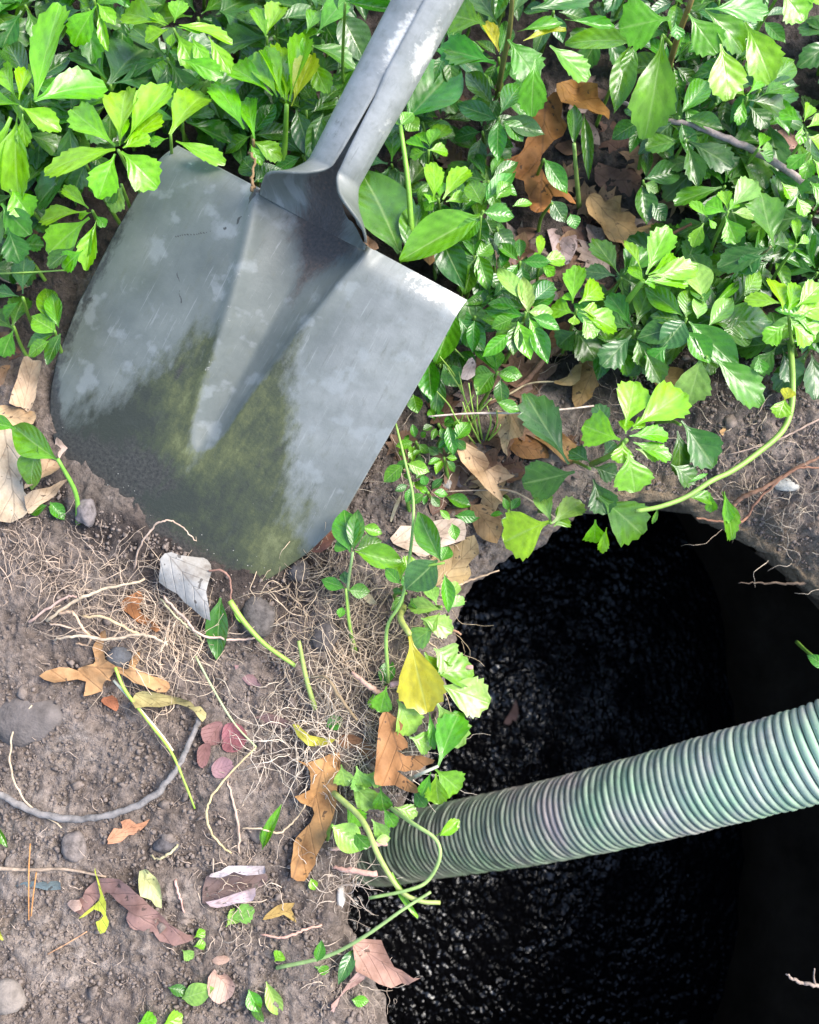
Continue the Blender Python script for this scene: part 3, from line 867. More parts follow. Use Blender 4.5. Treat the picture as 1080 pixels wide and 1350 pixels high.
def hose():
    cl = [(330, 1150, 1.17), (430, 1136, 1.07), (510, 1122, .995), (560, 1112, .945), (700, 1087, .845), (800, 1065, .790), (900, 1040, .748), (1000, 1013, .712),
          (1080, 991, .688), (1180, 958, .668), (1300, 915, .645), (1450, 855, .622), (1650, 770, .60)]
    pts = catmull([PD(*c) for c in cl], 24)
    ln = np.concatenate([[0], np.cumsum(np.linalg.norm(np.diff(pts, axis=0), axis=1))])
    n = int(ln[-1] / 0.0026)
    q = np.linspace(0, ln[-1], n)
    pts = np.stack([np.interp(q, ln, pts[:, k]) for k in range(3)], 1)
    e = empty('corrugated_hose', pts[-1])
    tag(e, 'thick ribbed pale green hose reaching out of the dark water in the hole', 'hose')
    r0 = 0.0327
    V, F = tube_geo(pts, r0 * .994, 40, False)
    mesh_obj('hose_wall', np.array(V) - pts[-1], F, hose_material('dirty hose groove', True), e)
    # ribs: one bead wound round the wall
    t = np.gradient(pts, axis=0); t /= np.linalg.norm(t, axis=1)[:, None]
    uu = np.cross(t, [0, 0, 1.0]); uu /= np.linalg.norm(uu, axis=1)[:, None]; ww = np.cross(t, uu)
    pitch, seg = 0.0062, 40
    turns = int(q[-1] / pitch) - 1
    prof = [(-.46, -.0003), (-.43, .0010), (-.32, .0019), (-.12, .0024), (.12, .0024), (.32, .0019), (.43, .0010), (.46, -.0003)]
    V = []
    tot = turns * seg
    for i in range(tot):
        sarc = (i / seg + 0.6) * pitch; an = 2 * math.pi * i / seg
        for (a, h) in prof:
            sx = min(max(sarc + a * pitch, 0), q[-1])
            f = sx / q[-1] * (n - 1); k = min(int(f), n - 2); f -= k
            c = pts[k] * (1 - f) + pts[k + 1] * f
            d = uu[k] * math.cos(an) + ww[k] * math.sin(an)
            dent = 1 + 0.012 * vn(sarc * 22, an * 1.1, 3) + 0.006 * vn(sarc * 190, an * 3, 4)
            V.append(c + d * (r0 + h * (1 + .5 * vn(sarc * 300, an * 2, 5))) * dent - pts[-1])
    m = len(prof)
    F = [(i * m + j, i * m + j + 1, (i + 1) * m + j + 1, (i + 1) * m + j) for i in range(tot - 1) for j in range(m - 1)]
    mesh_obj('rib', V, F, hose_material('weathered hose plastic', False), e)
hose()

# ------------------------------------------------------------------ dead leaves and other flat fallen things
def tile(ox, oy, pts, k=4.0):
    return [(ox + x / k, oy + y / k) for x, y in pts]

OAKC = (0.36, 0.17, 0.055)
def fallen(name, label, cat, outline, color, off=0.004, axis=None, curl=(0.0, 0.0), crumple=0.0056, round_=2, group=None, parent=None, fold=0.0, z=None, mat=None):
    """a leaf lying where its outline stands, following the ground, curled across (curl[0]) and along (curl[1])"""
    o2 = catmull(outline, round_, True) if round_ > 1 else np.array(outline, float)
    off = off * .75 if z is None and off < .013 else off
    cpx = o2.mean(0)
    c3 = G(*cpx, off) if z is None else P(*cpx, z)
    zc = c3[2]
    W2 = np.array([P(x, y, zc)[:2] for x, y in o2])
    if axis is None:
        d = W2 - W2.mean(0); _, _, vt = np.linalg.svd(d, full_matrices=False); ax = vt[0]
    else:
        a = P(*axis[0], zc)[:2]; b = P(*axis[1], zc)[:2]; ax = (b - a) / np.linalg.norm(b - a)
    per = np.array([-ax[1], ax[0]])
    if round_ == 2:
        W2 = W2 + RNG.normal(0, .0005, W2.shape)
    st = 0.0045
    lo, hi = W2.min(0), W2.max(0)
    pts = [tuple(p) for p in W2]
    nb = len(pts)
    for gx in np.arange(lo[0], hi[0], st):
        for gy in np.arange(lo[1], hi[1], st):
            x_, y_ = gx + random.uniform(-.001, .001), gy + random.uniform(-.001, .001)
            ins = False
            for i in range(nb):
                a, b = W2[i], W2[(i + 1) % nb]
                if (a[1] > y_) != (b[1] > y_) and x_ < (b[0] - a[0]) * (y_ - a[1]) / (b[1] - a[1]) + a[0]: ins = not ins
            if ins and np.min(np.hypot(W2[:, 0] - x_, W2[:, 1] - y_)) > st * .45: pts.append((x_, y_))
    vo, _, fo, *_ = delaunay_2d_cdt([Vector(p) for p in pts], [], [list(range(nb))], 1, 1e-6)
    X = np.array([v[:] for v in vo]); cm = W2.mean(0)
    al = (X - cm) @ ax; ac = (X - cm) @ per
    La, Lc = np.abs(al).max() + 1e-6, np.abs(ac).max() + 1e-6
    if z is None:
        zz = np.array([gh(float(a), float(b)) for a, b in X]); 
        sd = sdq(X[:, 0], X[:, 1])
        zz = np.where(sd < 0.012, max(zc - off, -0.02) * 1.0, zz)
        zz = 0.5 * zz + 0.5 * zz.mean() + off
    else:
        zz = np.full(len(X), z)
    sdn = random.uniform(0, 50)
    zz = zz + curl[0] * (ac / Lc) ** 2 + curl[1] * (al / La) ** 2 + crumple * 2 * vn(X[:, 0] * 70 + sdn, X[:, 1] * 70, 2) + crumple * 1.2 * vn(X[:, 0] * 160 + sdn, X[:, 1] * 160, 3)
    zz = zz - fold * (1 - np.abs(ac) / Lc)
    org = np.array([*cm, zc]) if parent is None else np.array(parent.location)
    V = np.column_stack([X, zz]) - org
    F = [f if (X[f[1]][0] - X[f[0]][0]) * (X[f[2]][1] - X[f[0]][1]) - (X[f[1]][1] - X[f[0]][1]) * (X[f[2]][0] - X[f[0]][0]) > 0 else f[::-1] for f in fo]
    uv = np.stack([ac / Lc * .5 + .5, al / La * .5 + .5], 1)
    o = mesh_obj(name, V, F, mat or M_DEAD, parent, uv=uv)
    o.color = (*color, 1)
    if parent is None:
        o.location = tuple(map(float, org))
        tag(o, label, cat, group)
    return o

BROWN, TAN, PINK, GREYL = (0.17, 0.075, 0.03), (0.42, 0.28, 0.14), (0.42, 0.29, 0.22), (0.34, 0.29, 0.29)
OAK_TOP = [(702, 155), (717, 138), (736, 136), (739, 160), (745, 172), (741, 182), (730, 189), (715, 205), (711, 222), (722, 238), (752, 263), (757, 277), (740, 267), (727, 263), (727, 273),
           (735, 288), (716, 289), (699, 283), (698, 272), (695, 260), (688, 249), (672, 238), (657, 225), (675, 217), (688, 203), (693, 190), (698, 172)]
fallen('oak_leaf', 'large rust-brown lobed oak leaf standing among plants right of the shovel shaft', 'leaf', OAK_TOP, (0.33, 0.135, 0.035), 0.02, ((720, 140), (715, 285)), (0.006, 0.004))
fallen('fallen_leaf', 'golden brown folded leaf just above the big rust-brown oak leaf', 'leaf', [(733, 118), (752, 108), (775, 112), (790, 128), (802, 145), (802, 158), (785, 155), (760, 145), (740, 135)], (0.34, 0.155, 0.03), 0.028, None, (0.006, 0))
fallen('fallen_leaf', 'crumbling tan leaf with dark veins and a pinhole, under the toothed plants', 'leaf', [(772, 262), (785, 253), (800, 262), (818, 258), (820, 275), (838, 285), (840, 300), (860, 297), (866, 305), (852, 318), (835, 320), (830, 340), (815, 328), (800, 320), (792, 300), (775, 285)], (0.40, 0.25, 0.11), 0.012, None, (0.006, 0.004))
fallen('fallen_leaf', 'pinkish grey crumpled leaf below the big rust-brown oak leaf', 'leaf', [(722, 302), (740, 296), (757, 300), (760, 325), (750, 350), (735, 347), (728, 325)], (0.36, 0.27, 0.26), 0.008)
fallen('fallen_leaf', 'dull reddish brown leaf in the shade of the gap right of the oak leaf', 'leaf', [(788, 215), (815, 225), (842, 222), (845, 250), (825, 256), (800, 247), (785, 235)], (0.20, 0.105, 0.075), 0.008)
fallen('fallen_leaf', 'narrow grey brown strip of dead leaf under the drooping toothed leaf', 'leaf', [(893, 88), (905, 100), (930, 138), (920, 143), (897, 122)], (0.24, 0.17, 0.14), 0.02)
fallen('fallen_leaf', 'small pinkish brown leaf with a dark pinhole near the upper right edge', 'leaf', [(1020, 177), (1036, 172), (1053, 180), (1050, 198), (1035, 204), (1022, 194)], (0.30, 0.17, 0.13), 0.03)
fallen('fallen_leaf', 'tan oak leaf fragment hanging under the pale straw', 'leaf', [(655, 546), (690, 548), (689, 575), (674, 578), (669, 600), (662, 585), (656, 570)], (0.44, 0.29, 0.15), 0.02, None, (0.004, 0))
fallen('fallen_leaf', 'chestnut brown leaf beneath the tan oak fragment', 'leaf', [(670, 582), (700, 570), (720, 588), (724, 603), (702, 604), (680, 602)], (0.25, 0.115, 0.04), 0.010)
fallen('fallen_leaf', 'spotted tan oak leaf curling above the upper edge of the hole', 'leaf', [(602, 597), (615, 586), (635, 600), (646, 612), (640, 622), (655, 615), (672, 628), (674, 634), (655, 640), (668, 668), (640, 647), (618, 625)], (0.45, 0.30, 0.17), 0.014, None, (0.007, 0.003))
fallen('fallen_leaf', 'torn tan leaf with jagged end below the lime rosette gap', 'leaf', [(731, 503), (748, 495), (760, 478), (768, 480), (764, 500), (752, 508), (733, 508)], (0.42, 0.28, 0.13), 0.014)
fallen('fallen_leaf', 'long ochre brown leaf leaning under the pale straw end', 'leaf', [(762, 480), (785, 470), (800, 485), (790, 510), (775, 530), (757, 540), (753, 515)], (0.36, 0.21, 0.08), 0.006)
fallen('fallen_leaf', 'golden leaf lying between the dark vinca and the lime rosette', 'leaf', [(860, 487), (880, 482), (902, 485), (898, 500), (908, 508), (885, 512), (866, 510)], (0.42, 0.26, 0.10), 0.008)
fallen('fallen_leaf', 'small orange sliver of leaf on the bank of bare soil', 'leaf', [(952, 563), (957, 552), (965, 548), (966, 553), (958, 568), (951, 571)], (0.52, 0.30, 0.13), 0.004)
fallen('fallen_leaf', 'big pale cream-pink leaf flat on the soil above the hole', 'leaf', [(515, 711), (530, 696), (560, 690), (595, 683), (612, 690), (613, 713), (582, 722), (560, 736), (545, 728), (525, 722)], (0.56, 0.43, 0.33), 0.007, None, (0.002, 0.002), 0.002)
fallen('fallen_leaf', 'gold and tan rotting leaf drooping over the edge of the hole', 'leaf', [(575, 727), (605, 715), (624, 707), (632, 728), (618, 742), (622, 757), (608, 772), (590, 768), (572, 775), (566, 750)], (0.36, 0.25, 0.12), 0.005, None, (0.003, 0.003))
fallen('fallen_leaf', 'brown curled leaf tucked under the gold leaf beside the yellow leaves', 'leaf', [(620, 668), (650, 672), (665, 690), (655, 715), (635, 712), (622, 690)], (0.30, 0.18, 0.08), 0.008)
fallen('oak_leaf', 'pointed orange-brown oak leaf caught in rootlets at the left edge of the hole', 'leaf', tile(400, 860, [(405, 340), (450, 310), (525, 390), (510, 420), (550, 480), (545, 510), (490, 520), (540, 540), (690, 560), (640, 600), (590, 625), (540, 620), (500, 625), (600, 700), (590, 740), (480, 700), (375, 690), (380, 600), (390, 500), (400, 420)]), (0.34, 0.16, 0.06), 0.026, ((500, 940), (530, 1040)), (0.008, 0.0), 0.003)
fallen('oak_leaf', 'long orange tan oak leaf half buried beside the hole, crossed by a thin root', 'leaf', [(386, 998), (405, 1005), (440, 992), (448, 995), (446, 1040), (440, 1075), (430, 1100), (417, 1130), (412, 1150), (400, 1162), (385, 1155), (386, 1125), (390, 1105), (412, 1085), (412, 1065), (388, 1050), (408, 1040), (410, 1017), (400, 1007)], (0.43, 0.22, 0.08), 0.012, ((440, 995), (395, 1160)), (0.005, 0.0))
fallen('oak_leaf', 'light orange lobed oak leaf on the soil under the pale root tangle', 'leaf', tile(40, 700, [(60, 765), (160, 720), (240, 740), (255, 720), (320, 705), (340, 690), (330, 620), (350, 570), (410, 520), (405, 560), (385, 610), (390, 650), (430, 700), (480, 725), (530, 730), (525, 690), (560, 630), (590, 680), (565, 725), (650, 760), (730, 800), (720, 850), (640, 830), (560, 800), (480, 750), (440, 760), (430, 790), (400, 790), (370, 840), (290, 870), (285, 800), (200, 790), (130, 800)]), (0.42, 0.235, 0.105), 0.009, ((60, 890), (225, 905)), (0.005, 0.0))
fallen('fallen_leaf', 'yellowish grey rolled leaf at the end of the light orange oak leaf', 'leaf', tile(40, 700, [(560, 870), (600, 845), (680, 855), (760, 870), (840, 905), (900, 930), (935, 960), (925, 1000), (890, 985), (830, 920), (700, 920), (580, 930)]), (0.37, 0.31, 0.13), 0.008, None, (0.008, 0))
fallen('fallen_leaf', 'pale grey curled leaf leaning against the foot of the shovel blade', 'leaf', tile(40, 700, [(720, 120), (790, 130), (905, 130), (940, 170), (940, 250), (930, 320), (950, 475), (860, 410), (760, 330), (665, 270), (690, 190)]), (0.33, 0.31, 0.285), 0.020, None, (-0.008, 0.004), 0.003)
e = empty('fallen_leaf', G(290, 990)); tag(e, 'reddish fallen leaf of four rounded leaflets flat on the dark soil', 'leaf')
for pl, cc in (([(190, 800), (290, 765), (295, 870), (210, 885)], (0.26, 0.13, 0.12)), ([(300, 800), (340, 770), (400, 790), (430, 850), (380, 920), (300, 910)], (0.28, 0.10, 0.11)), ([(170, 900), (230, 880), (225, 960), (200, 1010), (165, 980)], (0.25, 0.12, 0.11)), ([(240, 1000), (290, 950), (350, 980), (340, 1050), (260, 1060)], (0.27, 0.15, 0.16))):
    fallen('leaflet', None, None, tile(220, 760, pl), cc, 0.005, None, (0.002, 0.002), 0.0015, 3, None, e)
fallen('maple_leaf', 'small salmon orange maple leaf below the curved grey twig', 'leaf', tile(0, 1080, [(565, 110), (600, 50), (650, 50), (640, 10), (690, 0), (720, 30), (785, 0), (740, 60), (680, 90), (620, 130), (575, 130)]), (0.55, 0.27, 0.15), 0.005, None, (0.002, 0), 0.0015)
fallen('fallen_leaf', 'long wavy purplish brown leaf half sunk in the soil', 'leaf', tile(0, 1080, [(435, 400), (470, 345), (540, 310), (640, 305), (700, 340), (760, 410), (830, 480), (900, 550), (980, 610), (1030, 640), (930, 660), (850, 640), (800, 600), (740, 590), (690, 560), (680, 480), (620, 420), (560, 390), (500, 440), (440, 500), (360, 460), (400, 430)]), (0.235, 0.135, 0.115), 0.007, ((105, 1185), (250, 1240)), (0.007, 0.0))
fallen('fallen_leaf', 'yellow green torn leaf upright across the purplish brown leaf', 'leaf', tile(0, 1080, [(498, 265), (512, 280), (545, 395), (568, 500), (570, 560), (530, 603), (510, 550), (548, 505), (500, 480), (425, 527), (500, 450), (535, 400)]), (0.42, 0.47, 0.05), 0.012, None, (0.003, 0), 0.0015)
fallen('fallen_leaf', 'pale yellow leaf with a black soil patch at the bend of the purplish leaf', 'leaf', tile(0, 1080, [(745, 270), (800, 260), (850, 340), (850, 470), (790, 430), (740, 360)]), (0.55, 0.55, 0.24), 0.007, None, (0.004, 0))
e = empty('fallen_leaf', G(305, 1170)); tag(e, 'brown rolled leaf with two pale lilac curled edges lying on the soil', 'leaf')
fallen('leaf_blade', None, None, tile(200, 1080, [(270, 440), (290, 300), (420, 262), (590, 262), (605, 340), (545, 385), (530, 425), (350, 460)]), (0.20, 0.135, 0.12), 0.006, None, (0.004, 0), 0.004, 2, None, e)
fallen('rolled_edge', None, None, tile(200, 1080, [(300, 300), (360, 272), (440, 250), (590, 255), (592, 295), (500, 300), (430, 285), (360, 312)]), (0.52, 0.45, 0.46), 0.016, None, (-0.007, 0), 0.002, 2, None, e)
fallen('rolled_edge', None, None, tile(200, 1080, [(280, 440), (345, 425), (535, 372), (532, 432), (440, 450), (345, 468)]), (0.52, 0.40, 0.42), 0.014, None, (-0.006, 0), 0.002, 2, None, e)
fallen('fallen_leaf', 'ochre forked bit of oak leaf right of the rolled lilac-edged leaf', 'leaf', tile(200, 1080, [(585, 530), (630, 480), (700, 440), (752, 440), (738, 480), (770, 540), (700, 500), (640, 520)]), (0.44, 0.29, 0.09), 0.006, None, (0.003, 0), 0.0015)
fallen('fallen_leaf', 'pale pink leaf with a round hole near the lower edge', 'leaf', tile(200, 1080, [(300, 830), (340, 785), (350, 815), (375, 820), (390, 800), (430, 850), (450, 880), (430, 920), (360, 960), (310, 920)]), (0.48, 0.31, 0.24), 0.006, None, (0.004, 0.002))
fallen('fallen_leaf', 'small dull pink curled leaf above the pale pink holed leaf', 'leaf', tile(200, 1080, [(318, 745), (380, 718), (412, 750), (380, 772), (330, 772)]), (0.42, 0.27, 0.20), 0.006, None, (0.003, 0))
fallen('fallen_leaf', 'brown pink torn leaf jutting over the hole at the lower edge', 'leaf', tile(370, 1080, [(380, 632), (440, 628), (532, 636), (545, 670), (575, 730), (600, 780), (640, 800), (700, 830), (740, 825), (690, 855), (672, 872), (640, 868), (585, 890), (520, 862), (470, 832), (400, 790)]), (0.34, 0.19, 0.14), 0.012, None, (0.004, 0.003), 0.003, 1)
fallen('fallen_leaf', 'pale pink rolled leaf with a long stalk under the brown torn leaf', 'leaf', tile(370, 1080, [(335, 890), (400, 800), (455, 795), (440, 850), (350, 905), (300, 970), (285, 1005), (262, 1005), (275, 960)]), (0.44, 0.28, 0.24), 0.007, None, (0.004, 0))
fallen('fallen_leaf', 'upright peach coloured leaf pressed against the left rim of the shovel blade', 'leaf', tile(0, 440, [(70, 380), (95, 240), (120, 122), (170, 135), (228, 152), (205, 270), (182, 405), (120, 390)]), (0.52, 0.36, 0.23), 0.012, None, (0.003, 0.0), 0.002)
fallen('fallen_leaf', 'peach leaf lying crosswise below the upright peach leaf', 'leaf', tile(0, 440, [(-60, 395), (20, 368), (100, 385), (182, 408), (178, 470), (100, 490), (20, 495), (-60, 480)]), (0.50, 0.33, 0.18), 0.012)
fallen('fallen_leaf', 'large cream spotted leaf at the left edge under the green drooping leaves', 'leaf', tile(0, 440, [(-90, 500), (0, 505), (60, 500), (100, 570), (120, 700), (135, 840), (180, 900), (130, 975), (60, 997), (0, 985), (-90, 960)]), (0.54, 0.42, 0.29), 0.008, None, (0.004, 0.003), 0.003)
fallen('fallen_leaf', 'curled tan leaf half behind the hanging green leaf at the left', 'leaf', tile(0, 440, [(128, 820), (150, 760), (185, 695), (240, 650), (312, 680), (280, 750), (205, 800)]), (0.42, 0.29, 0.185), 0.018, None, (0.010, 0))
fallen('fallen_leaf', 'tan leaf strip spreading from the cream spotted leaf towards the clod', 'leaf', tile(0, 440, [(130, 860), (250, 800), (360, 768), (320, 815), (245, 870), (182, 920), (140, 950)]), (0.44, 0.32, 0.21), 0.010)
fallen('fallen_leaf', 'small pink tip of a curled leaf touching the shovel rim', 'leaf', tile(0, 440, [(288, 538), (325, 560), (348, 595), (318, 665), (300, 640), (312, 600), (285, 575)]), (0.50, 0.36, 0.30), 0.024)
fallen('fallen_leaf', 'brown leaf at the left edge above the peach leaves', 'leaf', tile(0, 220, [(-60, 880), (30, 865), (70, 900), (60, 950), (0, 985), (-60, 970)]), (0.30, 0.17, 0.10), 0.012)
fallen('fallen_leaf', 'tiny terracotta leaf scrap under the light orange oak leaf', 'leaf', tile(40, 700, [(380, 880), (430, 868), (468, 880), (462, 900), (475, 940), (430, 942), (395, 915)]), (0.36, 0.13, 0.06), 0.004)
fallen('fallen_leaf', 'orange brown leaf showing through the pale root tangle', 'leaf', tile(40, 700, [(480, 380), (560, 330), (590, 320), (600, 360), (580, 430), (680, 500), (670, 530), (600, 500), (520, 440)]), (0.34, 0.145, 0.055), 0.006)
fallen('fallen_leaf', 'dull pink leaf scrap in the soil right of the dark green fallen leaf', 'leaf', tile(220, 760, [(355, 470), (400, 480), (490, 545), (500, 575), (460, 585), (400, 540), (370, 510)]), (0.33, 0.19, 0.18), 0.005)
fallen('fallen_leaf', 'half buried pinkish leaf above the long orange tan oak leaf', 'leaf', tile(220, 760, [(460, 745), (530, 725), (640, 755), (670, 790), (600, 790), (520, 770)]), (0.28, 0.17, 0.15), 0.004)
fallen('fallen_leaf', 'dark red brown leaf edge under the lower right rim of the shovel blade', 'leaf', [(402, 720), (425, 700), (445, 682), (450, 690), (440, 712), (432, 725), (412, 728)], (0.22, 0.10, 0.07), 0.010)
fallen('fallen_leaf', 'yellow leaf curled between the rootlets above the long orange oak leaf', 'leaf', tile(220, 760, [(665, 775), (720, 800), (760, 830), (860, 850), (900, 865), (820, 895), (740, 890), (690, 840)]), (0.50, 0.46, 0.06), 0.010)
fallen('fallen_leaf', 'brown leaf in shade between the roots and the pointed oak leaf', 'leaf', tile(220, 760, [(900, 860), (970, 830), (1085, 905), (1085, 965), (1000, 935), (920, 900)]), (0.24, 0.12, 0.06), 0.010)
fallen('fallen_leaf', 'narrow pale seed husk on the soil under the green vine', 'leaf', [(515, 683), (521, 668), (528, 653), (528, 662), (521, 678), (516, 688)], (0.55, 0.46, 0.30), 0.005, round_=3)
fallen('fallen_leaf', 'small round cream leaf left of the big cream-pink leaf', 'leaf', [(511, 692), (520, 686), (528, 692), (523, 700), (514, 699)], (0.60, 0.58, 0.36), 0.005, round_=3)
fallen('fallen_leaf', 'cream oval leaf under the small four-leaf vinca sprig', 'leaf', [(474, 784), (485, 782), (495, 793), (494, 798), (482, 792)], (0.58, 0.50, 0.32), 0.005)
fallen('fallen_leaf', 'grey furry scrap of leaf perched in the leaves right of the shovel', 'leaf', [(608, 497), (614, 480), (622, 474), (628, 483), (625, 495), (615, 501)], (0.36, 0.29, 0.25), 0.05)
fallen('fallen_leaf', 'brown leaf corner under the folded broad leaf by the shovel shoulder', 'leaf', [(556, 338), (566, 322), (580, 314), (578, 335), (567, 351)], (0.27, 0.15, 0.06), 0.045)
fallen('fallen_leaf', 'purplish pink leaf below the shiny round leaves right of the shovel', 'leaf', [(668, 345), (680, 325), (700, 318), (712, 332), (705, 350), (685, 357)], (0.21, 0.12, 0.11), 0.010)
fallen('fallen_leaf', 'dark pinkish leaf floating on the black water', 'leaf', tile(580, 880, [(340, 290), (360, 250), (380, 220), (400, 170), (412, 200), (415, 240), (400, 280), (385, 275), (365, 300)]), (0.20, 0.13, 0.125), 0, None, (0, 0), 0.001, 2, None, None, 0, WATER_Z + 0.006)
fallen('fallen_leaf', 'slate blue wet leaf sliver pressed into the lower left soil', 'leaf', tile(0, 1080, [(75, 345), (120, 338), (200, 325), (300, 325), (320, 350), (300, 378), (200, 370), (110, 362)]), (0.13, 0.17, 0.18), 0.004, None, (-0.002, 0))
fallen('fallen_leaf', 'tiny pale pink scrap beside the purplish brown leaf', 'leaf', tile(0, 1080, [(355, 440), (400, 425), (440, 425), (435, 470), (400, 480), (370, 465)]), (0.50, 0.34, 0.27), 0.008)
fallen('fallen_leaf', 'orange brown dead leaf low in the shade beside the dark toothed leaf', 'leaf', [(720, 452), (735, 428), (752, 430), (752, 450), (738, 462)], (0.24, 0.11, 0.05), 0.008)
fallen('fallen_leaf', 'gold brown leaf under the dark paddle leaf near the tan oak fragment', 'leaf', [(690, 560), (722, 555), (745, 575), (768, 600), (750, 612), (720, 590)], (0.30, 0.165, 0.06), 0.008)
fallen('fallen_leaf', 'brown bark-like leaf above the slanted straw right of the grass tuft', 'leaf', [(668, 508), (700, 492), (720, 478), (735, 482), (720, 500), (690, 520), (672, 522)], (0.22, 0.13, 0.10), 0.008)

# ------------------------------------------------------------------ twigs, roots, straws
def strand(name, label, cat, pts, r, color, mat=M_WOOD, sides=7, group=None, ground=True, sub=6, wob=0.0):
    """a twig or root through (px, py, height) points; heights are above the ground, or absolute when ground is False"""
    w3 = [G(x, y, z) if ground else P(x, y, z) for x, y, z in pts]
    c = catmull(w3, sub)
    n = len(c)
    if wob: c = c + RNG.normal(0, wob, c.shape)
    rr = np.interp(np.linspace(0, 1, n), np.linspace(0, 1, len(np.atleast_1d(r))), np.atleast_1d(r)) * (1 + RNG.normal(0, 0.07, n))
    o = tube_obj(name, c, rr, mat, None, sides, color)
    tag(o, label, cat, group)
    return o

GREYB, ROOTC, STRAW = (0.34, 0.30, 0.28), (0.50, 0.36, 0.24), (0.50, 0.42, 0.28)
strand('twig', 'curved grey bark twig arching over the bare soil', 'twig', [(-40, 1038, .008), (0, 1049, .007), (45, 1070, .006), (100, 1080, .006), (150, 1073, .007), (198, 1052, .008), (232, 1015, .008), (252, 975, .008), (263, 945, .009)], [.0025, .0023, .0021, .0017], (0.20, 0.178, 0.165), sides=9, wob=0.0005)
strand('twig', 'straight grey twig with a cut end across the plants at the upper right', 'twig', [(815, 133, .03), (870, 157, .045), (910, 165, .05), (945, 177, .052), (1000, 202, .052), (1058, 238, .05)], [.0014, .0021, .0024, .0025], (0.27, 0.21, 0.19), sides=9, wob=0.0004)
strand('twig', 'thin brown twig lying on the soil at the lower left edge', 'twig', [(-20, 1144, .004), (40, 1147, .004), (85, 1146, .004), (140, 1156, .005)], [.0013, .0011, .0007], (0.33, 0.24, 0.17))
strand('twig', 'reddish brown twig rising through the gap beside the lime sprig', 'twig', [(775, 412, .008), (798, 390, .016), (825, 362, .02), (852, 335, .022), (880, 312, .025), (912, 295, .03)], [.0014, .0015, .0011], (0.20, 0.09, 0.045))
strand('twig', 'thick reddish root-like twig in the litter under the lime rosette', 'twig', [(640, 535, .004), (690, 505, .006), (722, 470, .008), (750, 448, .008)], [.0012, .0022, .0022], (0.24, 0.125, 0.08))
strand('straw', 'pale straw stretched level between shovel and the dark paddle leaf', 'straw', [(565, 549, .032), (620, 545, .034), (680, 544, .036), (740, 540, .034), (783, 535, .03)], [.0006, .0008, .0007], (0.56, 0.44, 0.36))
strand('straw', 'brown straw slanting over the litter right of the grass tuft', 'straw', [(640, 530, .01), (670, 520, .012), (700, 505, .012), (745, 503, .012)], [.0005, .0007, .0005], (0.42, 0.33, 0.20))
strand('straw', 'grey straw leading to the edge of the hole under the yellow-green leaf', 'straw', [(585, 648, .014), (640, 646, .014), (672, 647, .014), (700, 660, .012), (735, 685, .012)], [.0004, .0008, .0006], (0.36, 0.27, 0.19))
for nl, pts in (('longer left one of two orange brown pine needles by the slate blue leaf', [(40, 1112, .004), (38, 1150, .007), (38, 1213, .004)]), ('shorter right one of two orange brown pine needles by the slate blue leaf', [(48, 1150, .005), (44, 1180, .006), (41, 1208, .004)])):
    strand('pine_needle', nl, 'needle', pts, [.0005, .0004], (0.40, 0.18, 0.06), group='pine needles by the slate blue leaf')
strand('pine_needle', 'single slanting brown needle below the yellow green torn leaf', 'needle', [(63, 1258, .003), (90, 1243, .004), (115, 1228, .003)], [.0005, .0004], (0.40, 0.22, 0.12))
